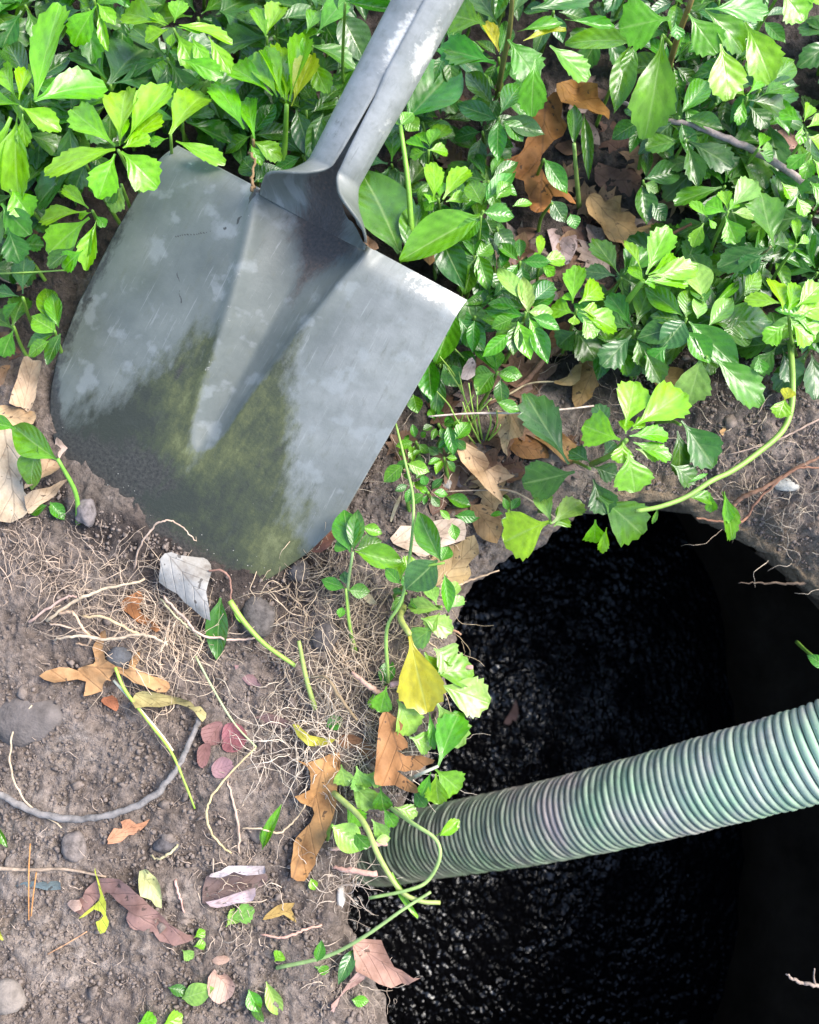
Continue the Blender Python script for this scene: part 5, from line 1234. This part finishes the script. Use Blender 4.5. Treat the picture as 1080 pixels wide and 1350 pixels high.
plant('lime pachysandra cluster cut by the right edge beside the cut grey twig', 1064, 175, .082, [
    (1058, 160, 1028, 145, 20, 'L'), (1060, 160, 1070, 136, 17, 'L'), (1058, 165, 1054, 190, 16, 'L'), (1064, 168, 1092, 158, 22, 'L'), (1066, 180, 1090, 190, 24, 'X'), (1070, 205, 1062, 235, 20, 'L'), (1072, 210, 1095, 235, 26, 'L'), (1068, 240, 1095, 262, 26, 'L'), (1066, 200, 1040, 220, 20, 'm')])
plant('little lime shoot beside the cut grey twig', 1000, 196, .065, [(1000, 196, 1013, 170, 17, 'L'), (1002, 198, 1020, 192, 13, 'L'), (1000, 200, 1020, 210, 16, 'm')])
plant('pachysandra with large drooping toothed leaves at the top right', 905, 14, .115, [
    (882, 24, 818, 36, 64, 'm'), (908, 18, 946, 68, 42, 'm'), (930, 14, 988, 57, 42, 'm'), (950, 58, 966, 128, 54, 'X'), (982, 30, 1024, 98, 48, 'X'), (930, 12, 1022, 8, 34, 'm'), (900, 5, 870, -30, 34, 'm'), (925, 5, 950, -35, 30, 'm'), (890, 30, 895, 50, 20, 'M')],
    stem=[(880, 95, .03), (895, 45, .08), (910, 5, .11), (918, -20, .12)], stem_col=(0.22, 0.15, 0.05), stem_r=.0020)
plant('single large hanging toothed leaf with pale veins, tip pointing down at the grey twig', 874, 50, .095, [(874, 46, 860, 171, 58, 'm')], stem=[(885, 60, .04), (874, 46, .095)])
plant('lime leaf cut by the top edge in the right corner', 1030, -12, .10, [(1030, -12, 1063, 24, 48, 'L'), (1034, -14, 1085, -5, 34, 'L')])
plant('long narrow glossy leaves hanging above the gap at the top right', 832, 58, .075, [(830, 60, 810, 146, 32, 'M'), (834, 55, 746, 45, 36, 'm'), (838, 58, 818, 120, 22, 'M'), (836, 50, 860, 60, 24, 'D')], 'V')
plant('dark shield shaped leaf behind the grey twig', 944, 137, .05, [(945, 138, 920, 88, 38, 'D'), (950, 135, 958, 110, 22, 'D'), (900, 138, 928, 172, 25, 'm')])
plant('upright lime shoot with glossy dark leaves above the grey twig', 985, 128, .07, [(985, 126, 1014, 90, 20, 'L'), (982, 126, 968, 112, 16, 'L'), (986, 132, 1042, 140, 38, 'D'), (1004, 126, 1042, 108, 30, 'M'), (980, 130, 975, 165, 16, 'm'), (988, 140, 1015, 165, 26, 'D')])
plant('dark oval periwinkle leaves under the large hanging leaf', 848, 160, .045, [(850, 160, 890, 212, 30, 'M'), (842, 162, 807, 178, 28, 'D'), (846, 165, 830, 200, 14, 'M'), (846, 156, 825, 140, 20, 'D')], 'V')
plant('small periwinkle whorl in the dark gap between the leaf litter', 848, 238, .04, [(850, 236, 903, 221, 30, 'B'), (852, 235, 854, 194, 15, 'D'), (846, 243, 852, 296, 28, 'D'), (850, 242, 870, 252, 16, 'M'), (860, 268, 880, 290, 22, 'D')], 'V')
plant('small lime leaf hanging below the grey twig', 930, 200, .05, [(928, 198, 936, 234, 26, 'L'), (926, 200, 915, 215, 12, 'm')])
plant('broad dark leaves below the grey twig at the right', 985, 198, .05, [(965, 192, 1012, 248, 44, 'M'), (1015, 220, 1062, 268, 36, 'M'), (950, 200, 990, 240, 36, 'D'), (1030, 240, 1045, 262, 26, 'L'), (960, 188, 1000, 182, 30, 'D')])
plant('folded upright leaf on a pale stalk right of the big oak leaf', 757, 190, .06, [(757, 192, 757, 138, 19, 'D'), (770, 150, 778, 228, 15, 'D')], 'V', stem=[(764, 275, .0), (760, 230, .03), (757, 190, .06)], stem_col=(0.22, 0.34, 0.08), stem_r=.0018)
plant('yellow tinged oval leaf beside the right edge of the big oak leaf', 717, 210, .04, [(717, 209, 750, 253, 23, 'm')], 'V')
plant('grey-green leaf poking from under the tip of the big oak leaf', 728, 268, .04, [(727, 264, 746, 292, 22, 'B'), (752, 282, 760, 300, 18, 'M')], 'V')
# above the hole
plant('brilliant lime pachysandra rosette overhanging the top of the hole', 827, 580, .085, [
    (825, 562, 840, 502, 42, 'L'), (835, 563, 910, 511, 48, 'X'), (818, 580, 767, 560, 44, 'X'), (822, 582, 820, 611, 28, 'L'), (828, 596, 839, 649, 50, 'L'), (830, 575, 886, 567, 24, 'L'), (835, 583, 886, 602, 25, 'L'), (825, 572, 826, 550, 18, 'L'), (832, 568, 851, 552, 14, 'L'), (838, 592, 875, 600, 20, 'P')],
    stem=[(780, 612, .03), (805, 600, .06), (826, 580, .085)], stem_r=.002)
plant('dark paddle-leaved pachysandra under the brilliant lime rosette', 778, 618, .048, [
    (750, 612, 691, 518, 46, 'B'), (758, 622, 690, 640, 46, 'D'), (778, 610, 752, 590, 24, 'D'), (782, 615, 814, 628, 24, 'D'), (782, 632, 799, 678, 34, 'D'), (790, 655, 858, 707, 54, 'M', -.01), (785, 685, 785, 722, 26, 'L', -.015), (800, 695, 794, 730, 13, 'X', -.015), (796, 600, 812, 580, 20, 'B'), (800, 565, 790, 530, 22, 'B')])
plant('round yellow-green leaf with pale companions at the top edge of the hole', 726, 690, .04, [
    (724, 688, 662, 710, 58, 'N'), (727, 690, 711, 643, 22, 'P'), (728, 690, 769, 654, 30, 'P'), (730, 694, 750, 675, 28, 'm')])
plant('dark toothed leaves at the right of the brilliant lime rosette', 897, 560, .055, [(898, 555, 946, 614, 44, 'D'), (893, 568, 905, 624, 32, 'D'), (885, 612, 920, 636, 28, 'D'), (890, 552, 870, 520, 26, 'B')])
plant('pair of broad leaves hanging above the bare soil bank', 932, 470, .058, [(925, 468, 911, 531, 42, 'P'), (938, 468, 1012, 530, 44, 'm'), (1000, 468, 1005, 492, 17, 'm'), (870, 440, 860, 500, 30, 'D'), (850, 462, 872, 505, 26, 'D'), (880, 455, 855, 480, 26, 'M')])
plant('thick green pachysandra runner bending over the corner of the hole', 905, 655, .05, [
    (952, 648, 974, 714, 28, 'm', -.02), (936, 650, 938, 676, 14, 'm', -.01), (955, 648, 962, 690, 14, 'L', -.01), (1035, 525, 1030, 548, 24, 'L', .004), (1034, 528, 1042, 512, 18, 'Y', .006), (905, 655, 945, 655, 18, 'm'), (900, 640, 935, 622, 5, 'm'), (868, 668, 862, 690, 6, 'm')],
    stem=[(1042, 450, .03), (1045, 500, .04), (1043, 540, .04), (1030, 570, .04), (998, 598, .042), (965, 621, .046), (938, 634, .05), (905, 655, .052), (870, 668, .054), (838, 674, .054)], stem_col=(0.24, 0.38, 0.07), stem_r=.0019, droop=.1)
plant('little green leaf tip entering from the right edge over the dark hole', 1092, 880, .0, [(1094, 882, 1066, 863, 14, 'M')], 'V')
# left edge of the hole
plant('periwinkle sprig beside the lower right rim of the blade', 465, 728, .05, [
    (462, 728, 452, 666, 32, 'M'), (466, 726, 472, 668, 20, 'D'), (468, 727, 534, 744, 28, 'm'), (460, 724, 444, 708, 24, 'M'), (470, 724, 505, 715, 26, 'D'), (478, 695, 505, 702, 14, 'm')], 'V', stem=[(466, 860, 0), (458, 790, .02), (465, 728, .05)], stem_col=(.22, .33, .12), stem_r=.0012)
plant('small four-leaved periwinkle sprig on the dug soil', 457, 774, .03, [(455, 775, 423, 764, 15, 'M'), (459, 778, 489, 780, 17, 'M'), (456, 770, 454, 752, 12, 'B'), (448, 815, 452, 800, 10, 'm')], 'V', stem=[(470, 860, 0), (460, 820, .014), (456, 776, .03)], stem_col=(.22, .36, .06), stem_r=.0010)
plant('dark shiny periwinkle over the big cream-pink leaf', 580, 742, .06, [
    (582, 740, 547, 673, 28, 'M'), (577, 738, 536, 779, 38, 'B'), (583, 740, 592, 720, 18, 'M'), (586, 757, 594, 808, 16, 'm'), (596, 690, 602, 712, 13, 'm'), (580, 672, 594, 685, 8, 'm'), (528, 770, 508, 748, 14, 'M')], 'V', stem=[(528, 776, .01), (555, 750, .05), (586, 742, .06)], stem_col=(.2, .36, .05), stem_r=.001)
plant('pale washed-out leaves under the dark periwinkle at the edge of the hole', 582, 800, .03, [
    (584, 804, 538, 797, 20, 'P'), (593, 802, 612, 786, 13, 'P'), (576, 798, 566, 770, 18, 'P'), (580, 808, 562, 830, 18, 'P'), (590, 795, 602, 765, 16, 'P'), (555, 815, 598, 830, 26, 'P'), (575, 825, 540, 850, 26, 'P'), (530, 755, 545, 735, 20, 'L'), (530, 765, 522, 745, 20, 'L')])
plant('big yellow leaf hanging at the left edge of the hole', 541, 838, .045, [(540, 836, 561, 942, 52, 'Y', -.004)], stem=[(532, 800, .01), (528, 815, .03), (540, 836, .045)], stem_col=(.36, .40, .10), stem_r=.0022)
plant('pale toothed leaves hanging over the hole behind the yellow leaf', 572, 900, .03, [
    (578, 903, 647, 925, 44, 'P'), (570, 888, 627, 880, 38, 'm'), (572, 855, 600, 874, 38, 'P'), (575, 925, 612, 985, 38, 'P'), (524, 922, 550, 968, 36, 'P'), (540, 972, 572, 982, 26, 'P'), (566, 938, 573, 988, 11, 'm'), (560, 860, 580, 895, 34, 'm'), (510, 905, 500, 940, 24, 'm')])
plant('long mid green leaf with pale midrib pointing up at the edge of the hole', 578, 1008, .04, [(578, 1010, 602, 934, 36, 'm'), (574, 1014, 610, 1044, 34, 'm'), (575, 1020, 576, 1062, 26, 'L'), (568, 1018, 556, 1052, 14, 'm')], stem=[(535, 1030, .01), (555, 1020, .035), (578, 1010, .04)], stem_col=(.5, .48, .35), stem_r=.0012)
plant('pale green leaves crowded under the rootlets above the hose', 480, 1040, .025, [
    (450, 1008, 456, 1038, 24, 'P'), (460, 1028, 497, 1067, 26, 'P'), (502, 1038, 506, 1072, 22, 'M'), (505, 1064, 523, 1092, 16, 'm'), (520, 1064, 552, 1072, 16, 'P'), (470, 1010, 480, 1045, 24, 'P'), (455, 1060, 480, 1090, 22, 'm'), (490, 1080, 510, 1105, 18, 'P'), (545, 1040, 560, 1066, 16, 'M'), (480, 1020, 510, 1030, 22, 'P'), (465, 1095, 485, 1120, 20, 'M')])
plant('pale oval leaf at the mouth of the hose by the orange oak leaf', 438, 1088, .03, [(437, 1088, 480, 1120, 30, 'P'), (495, 1108, 516, 1105, 10, 'P')], 'V')
plant('thick yellow green stem curving down over the hose', 470, 1075, .04, [(575, 1102, 607, 1082, 14, 'L')], stem=[(440, 1045, .012), (478, 1082, .035), (500, 1130, .045), (528, 1174, .045), (555, 1188, .042), (580, 1190, .038)], stem_col=(0.30, 0.36, 0.10), stem_r=.0017)
plant('thin looping green vine over the lower end of the hose', 520, 1152, .045, [(517, 1150, 550, 1212, 9, 'L'), (580, 1102, 604, 1084, 12, 'L')], 'V', stem=[(508, 1060, .02), (545, 1086, .05), (574, 1106, .055), (580, 1130, .055), (565, 1160, .05), (540, 1173, .05), (487, 1184, .04)], stem_col=(0.28, 0.40, 0.12), stem_r=.0012)
plant('long thin pale vine stretched across the lower soil to the hole', 590, 1200, .04, [(418, 1268, 425, 1240, 12, 'M', .004)], 'V', stem=[(365, 1276, .006), (430, 1261, .02), (480, 1235, .035), (530, 1200, .045), (568, 1176, .048)], stem_col=(0.30, 0.42, 0.14), stem_r=.0011)
plant('slim green vine with a pair of small pale leaves beside the blade', 535, 612, .04, [(532, 613, 505, 634, 19, 'm'), (537, 611, 567, 622, 16, 'm')], 'V', stem=[(512, 900, .006), (510, 830, .02), (530, 790, .035), (542, 720, .045), (545, 660, .045), (535, 612, .04), (521, 556, .03)], stem_col=(0.26, 0.42, 0.10), stem_r=.0011)
plant('thick lime green cut stem lying across the dug soil', 305, 795, .012, [(308, 800, 318, 822, 5, 'L')], 'V', stem=[(303, 792, .012), (322, 820, .016), (350, 850, .014), (390, 878, .012)], stem_col=(0.28, 0.42, 0.07), stem_r=.0017, name='cut_stem', cat='stem')
plant('short mossy green stem standing in the dug soil', 392, 850, .02, [(395, 865, 402, 878, 5, 'm')], 'V', stem=[(418, 942, .0), (404, 895, .012), (394, 845, .022)], stem_col=(0.27, 0.34, 0.09), stem_r=.0016, name='cut_stem', cat='stem')
strand('grass_stalk', 'green grass blade lying under the light orange oak leaf', 'grass', [(152, 880, .014), (165, 910, .014), (195, 950, .012), (225, 990, .010), (245, 1035, .008), (257, 1066, .004)], [.0011, .0010, .0006], (0.30, 0.46, 0.06), M_STEM)
strand('grass_stalk', 'white stalk beside the green grass blade on the soil', 'grass', [(150, 897, .010), (180, 930, .012), (212, 968, .010), (228, 990, .006)], [.0010, .0009], (0.55, 0.52, 0.38), M_STEM)
strand('grass_stalk', 'thin pale green stalk slanting over the soil from the root tangle', 'grass', [(258, 865, .008), (285, 915, .012), (310, 955, .010), (338, 985, .006)], [.0007, .0006], (0.40, 0.46, 0.22), M_STEM)
strand('grass_stalk', 'thin level grass blade at the left edge above the blade rim', 'grass', [(-10, 361, .045), (40, 359, .05), (88, 356, .05)], [.0006, .0006], (0.26, 0.40, 0.07), M_STEM)
e = empty('grass_tuft', G(628, 580)); tag(e, 'thin pale green grass tuft growing beside the right rim of the blade', 'grass')
for (x0, y0, x1, y1) in ((575, 515, 605, 565), (590, 485, 625, 560), (605, 490, 632, 575), (618, 505, 632, 582), (630, 510, 636, 580), (648, 525, 610, 575), (655, 540, 645, 580), (580, 470, 612, 520), (600, 460, 618, 500), (625, 520, 605, 580), (660, 560, 642, 582), (595, 540, 626, 585), (642, 535, 640, 582), (610, 530, 634, 585)):
    a = P(x0, y0, .04 + random.uniform(-.008, .01)); b = G(x1, y1, .001)
    tube_obj('stalk', catmull([b, (a + b) / 2 + (random.uniform(-.003, .003), 0, .006), a], 5), np.linspace(.0008, .0004, 11), M_STEM, e, 5, (0.30, 0.45, 0.08))
# loose green leaves on the soil
def loose(label, b, t, w, c, smooth=True, off=.006, lift=0.0):
    o = place_leaf(None, G(*b, off), G(*t, off + lift), w * PX, c, smooth, random.uniform(-.3, .3), 'green_leaf')
    tag(o, label, 'leaf')
loose('dark green glossy leaf lying under the pale grey curled leaf', (291, 788), (284, 870), 32, 'D', lift=.002)
loose('small bright green curled leaf standing on the bare soil', (346, 1120), (364, 1068), 14, 'm', off=.006, lift=.014)
loose('small lime leaf leaning on the bright green curl', (347, 1118), (352, 1085), 14, 'L', lift=.010)
loose('mint green leaf with a stem loop near the lower edge', (240, 1316), (277, 1306), 26, 'P', lift=.008)
loose('dark green leaf half under the mint green leaf', (222, 1302), (250, 1310), 14, 'D')
loose('pale green pointed leaf upright at the lower edge', (351, 1294), (372, 1343), 20, 'P', lift=-.003)
loose('rounded pale green leaf left of the upright pointed leaf', (328, 1305), (342, 1335), 20, 'm')
loose('bright green leaf left of the pale pointed leaf at the bottom edge', (334, 1320), (344, 1350), 16, 'M')
loose('lime leaf cut by the lower edge under the mint green leaf', (182, 1350), (206, 1342), 22, 'L', False)
loose('second lime leaf at the lower edge, right of the first', (214, 1352), (240, 1340), 22, 'L', False)
loose('washed-out green leaf below the rolled lilac-edged leaf', (302, 1212), (335, 1200), 24, 'P', False, .003)
loose('pale leaf half buried beside the washed-out green leaf', (298, 1222), (316, 1200), 20, 'P', False, .003)
loose('light green leaf scrap below the stalk of the purplish brown leaf', (240, 1252), (254, 1264), 16, 'P', False)
loose('lime leaf scrap at the stalk end of the purplish brown leaf', (256, 1236), (270, 1228), 14, 'L', False)
loose('second lime scrap touching the purplish leaf stalk', (256, 1248), (270, 1243), 13, 'L', False)
loose('small lime leaf alone on the soil left of the pale vine', (362, 1268), (372, 1256), 18, 'L', False)
loose('little green leaf under the pale vine near the hole', (415, 1274), (434, 1283), 13, 'm', False)
loose('dark blue-green leaf folded beside the brown torn leaf', (468, 1250), (447, 1294), 18, 'B', lift=.004, off=.014)
loose('light green leaf with white underside near the bottom of the hole edge', (464, 1318), (486, 1322), 15, 'm', lift=.006)
loose('green leaf sliver hanging under the long orange oak leaf', (410, 1158), (416, 1174), 12, 'L')
loose('dark green leaf tip at the left edge below the curved twig', (-6, 1085), (9, 1118), 10, 'M')
loose('pale yellow leaf edge at the lower left edge', (-6, 1205), (3, 1240), 10, 'Y')
loose('green oval leaf lying by the hole under the gold leaf', (588, 655), (622, 668), 20, 'M')
loose('second green oval leaf near the big cream-pink leaf', (600, 680), (634, 682), 18, 'M')
loose('green leaf deep in the rootlets left of the yellow leaf', (505, 905), (515, 868), 22, 'M', off=.004)
loose('yellow green leaf tuft under the long root by the oak leaf', (492, 915), (498, 938), 22, 'L', off=.006)
loose('grey green leaf under rootlets beside the mossy stem', (430, 958), (452, 948), 20, 'M', off=.004)

# ------------------------------------------------------------------ the rest of the bed: lower, darker sprigs between the ones above

# landmarks for telling the low sprigs and litter leaves apart in words
LAND = [(26, 140, 'lime sprig at the left edge'), (156, 198, 'lime rosette on the blade corner'), (243, 150, 'pale lime leaves behind the blade corner'), (124, 20, 'hanging lime sprig at the upper left'),
        (229, 38, 'glossy lime rosette with the bud'), (378, 110, 'tall lime whorl left of the shaft'), (325, 160, 'three lime leaves on the brown stem'), (404, 170, 'glossy dark whorl hugging the shaft'),
        (460, 45, 'large dark oval leaf by the shaft'), (180, 80, 'big blue-green toothed leaf'), (90, 240, 'dark leaves by the blade edge'), (85, 300, 'small lime sprig at the blade rim'), (50, 420, 'upright bright leaf at the lower rim'),
        (668, 40, 'leggy stem right of the shaft'), (658, 155, 'glossy four-leaved whorl'), (570, 120, 'broad leaf folded behind the shaft'), (510, 270, 'very large plain leaf'), (580, 315, 'large folded leaf'),
        (590, 235, 'young lime upright rosette'), (660, 260, 'dark leaves pointing right'), (693, 412, 'dense pale periwinkle whorl'), (656, 490, 'periwinkle with bright tips'), (760, 408, 'lime rosette with the cream bud'),
        (712, 335, 'tiny lime seedling'), (870, 345, 'lime whorl on the slanting stem'), (905, 430, 'narrow-leaved withered whorl'), (1000, 310, 'spoon shaped dark leaf'), (955, 280, 'small lime rosette over the gap'),
        (1040, 415, 'lush lime clump at the right'), (1064, 175, 'lime cluster at the right edge'), (850, 28, 'big pale toothed leaf at the top'), (866, 110, 'large hanging toothed leaf'), (1010, 60, 'drooping toothed leaves at the top right'),
        (815, 90, 'long glossy hanging leaf'), (985, 200, 'cut grey twig'), (860, 240, 'small whorl in the gap'), (715, 220, 'rust-brown oak leaf'), (768, 135, 'golden folded leaf'), (820, 295, 'crumbling tan leaf'),
        (742, 325, 'pinkish grey crumpled leaf'), (665, 575, 'tan oak fragment'), (640, 625, 'spotted tan oak leaf'), (780, 500, 'long ochre leaf'), (725, 570, 'dark paddle leaf'), (620, 540, 'grass tuft'), (90, 480, 'upright peach leaf'), (605, 385, 'right corner of the blade')]
USED = set()
def where(px, py, head, look=False):
    near = sorted(LAND, key=lambda a: (a[0] - px) ** 2 + (a[1] - py) ** 2)
    def rel(a):
        dx, dy = px - a[0], py - a[1]
        if abs(dx) > abs(dy): return 'right of' if dx > 0 else 'left of'
        return 'below' if dy > 0 else 'above'
    for a in near[:5]:
        s = f'{head} {rel(a)} the {a[2]}'
        if s not in USED:
            if not look: USED.add(s)
            return s
    return None

placed = []
def fill(n, boxes, label, group, kinds='TTV', cols='DDMDBM', H=(.012, .045), sp=26, avoid=(), size=(38, 62)):
    k = tries = 0
    while k < n and tries < n * 40:
        tries += 1
        x0, y0, x1, y1 = random.choice(boxes)
        px, py = random.uniform(x0, x1), random.uniform(y0, y1)
        if in_blade(px, py, 20) or any((px - a) ** 2 + (py - b) ** 2 < sp * sp for a, b in placed): continue
        if any(a0 < px < a2 and a1 < py < a3 for a0, a1, a2, a3 in avoid): continue
        p = P(px, py)
        if sdq(p[0], p[1])[0] < .02: continue
        placed.append((px, py)); k += 1
        kd = random.choice(kinds); h = random.uniform(*H); lv = []
        a0 = random.uniform(0, 6.28); m = random.randint(5, 7)
        for i in range(m):
            a = a0 + 6.28 * i / m + random.uniform(-.3, .3); L = random.uniform(*size)
            r0 = random.uniform(3, 9)
            lv.append((px + r0 * math.cos(a), py + r0 * math.sin(a), px + L * math.cos(a), py + L * math.sin(a), L * random.uniform(.42, .56) if kd == 'T' else L * random.uniform(.34, .44), random.choice(cols), random.uniform(-.004, .008)))
        lv = [q for q in lv if not in_blade(q[2], q[3], -4)]
        sh = 'dark' if sum(q[5] in 'DB' for q in lv) * 2 > len(lv) else 'mid green'
        if where(px, py, f'low {sh} ' + ('toothed' if kd == 'T' else 'smooth-leaved') + ' sprig', True) is None: sh = ('young ' if h < .03 else 'taller ') + sh
        lab = where(px, py, f'low {sh} ' + ('toothed' if kd == 'T' else 'smooth-leaved') + ' sprig') or label
        plant(lab, px, py, h + .012, lv, kd, group=group, droop=.2)
GAP = ((660, 110, 880, 345), (600, 420, 790, 700), (690, 330, 760, 350))
fill(78, [(-140, -140, 480, 20), (-140, 0, 210, 260), (200, 0, 450, 225)], 'dark low sprig in the thick green bed left of the shovel shaft', 'dark sprigs left of the shaft', sp=23, size=(44, 76), H=(.012, .05))
fill(10, [(-140, 260, 60, 430)], 'dark low sprig beyond the left rim of the shovel blade', 'dark sprigs by the left rim', sp=32)
fill(44, [(560, -140, 1220, 40), (500, 60, 680, 330)], 'dark low sprig in the shade right of the shovel shaft', 'dark sprigs right of the shaft', 'TVV', sp=25, avoid=GAP)
fill(20, [(540, 330, 700, 470)], 'dark low sprig below the right shoulder of the blade', 'dark sprigs below the right shoulder', 'VVV', 'DMDBM', sp=28, avoid=GAP, size=(30, 46))
fill(60, [(860, 40, 1220, 300), (800, 300, 1220, 460)], 'dark low sprig in the crowded bed at the right', 'dark sprigs in the right bed', 'TTV', size=(44, 72), sp=25, avoid=GAP)

fill(9, [(560, 545, 680, 690), (520, 570, 600, 660), (520, 740, 600, 800)], 'small green sprig in the litter between blade and hole', 'sprigs between blade and hole', 'VVV', 'mMMD', sp=20, size=(16, 30), H=(.004, .018), avoid=((500, 670, 630, 755), (590, 575, 690, 670)))
# brown litter seen through the gaps
OAK = [(0, -50), (10, -30), (26, -34), (18, -18), (34, -8), (20, 0), (36, 14), (18, 16), (24, 34), (8, 28), (0, 46), (-8, 28), (-24, 34), (-18, 16), (-36, 14), (-20, 0), (-34, -8), (-18, -18), (-26, -34), (-10, -30)]
ELL = [(0, -34), (12, -20), (17, 0), (12, 20), (0, 36), (-12, 20), (-17, 0), (-12, -20)]
def litter(n, boxes, label, group, cols):
    for _ in range(n):
        x0, y0, x1, y1 = random.choice(boxes); cx, cy = random.uniform(x0, x1), random.uniform(y0, y1)
        p = P(cx, cy)
        if sdq(p[0], p[1])[0] < .025 or in_blade(cx, cy, 10): continue
        a = random.uniform(0, 6.28); s = random.uniform(.45, .8); q = random.choice((OAK, ELL, ELL))
        pl = [(cx + s * (x * math.cos(a) - y * math.sin(a)), cy + s * (x * math.sin(a) + y * math.cos(a))) for x, y in q]
        cc = random.choice(cols); cn = 'greyish' if cc[2] > .1 else ('tan' if cc[0] > .24 else 'dark brown')
        lab = where(cx, cy, f'{cn} ' + ('lobed' if q is OAK else 'oval') + ' dead leaf') or label
        fallen('fallen_leaf', lab, 'leaf', pl, cc, random.uniform(.001, .006), None, (random.uniform(-.003, .005), 0), .003, 2, group)
LC = [(0.16, 0.085, 0.05), (0.22, 0.13, 0.085), (0.27, 0.16, 0.09), (0.20, 0.14, 0.12), (0.13, 0.07, 0.05), (0.28, 0.21, 0.18)]
litter(46, [(690, 100, 900, 350), (660, 300, 800, 400)], 'brown dead leaf in the litter of the gap right of the oak leaf', 'dead leaves in the gap right of the oak leaf', LC)
litter(26, [(620, 430, 800, 640)], 'brown dead leaf in the litter between blade and lime rosette', 'dead leaves between blade and lime rosette', LC)
litter(24, [(560, 570, 680, 730), (520, 560, 640, 640)], 'brown dead leaf between the blade and the upper left edge of the hole', 'dead leaves between blade and hole', LC + [(0.38, 0.26, 0.14)])
litter(22, [(840, 150, 1080, 470)], 'brown dead leaf under the crowded bed at the right', 'dead leaves under the right bed', LC)
litter(14, [(-40, 290, 60, 520)], 'brown dead leaf on the ground left of the blade', 'dead leaves left of the blade', LC)
litter(20, [(500, 100, 680, 330), (540, 400, 640, 540)], 'brown dead leaf under the plants beside the shaft', 'dead leaves beside the shaft', LC)
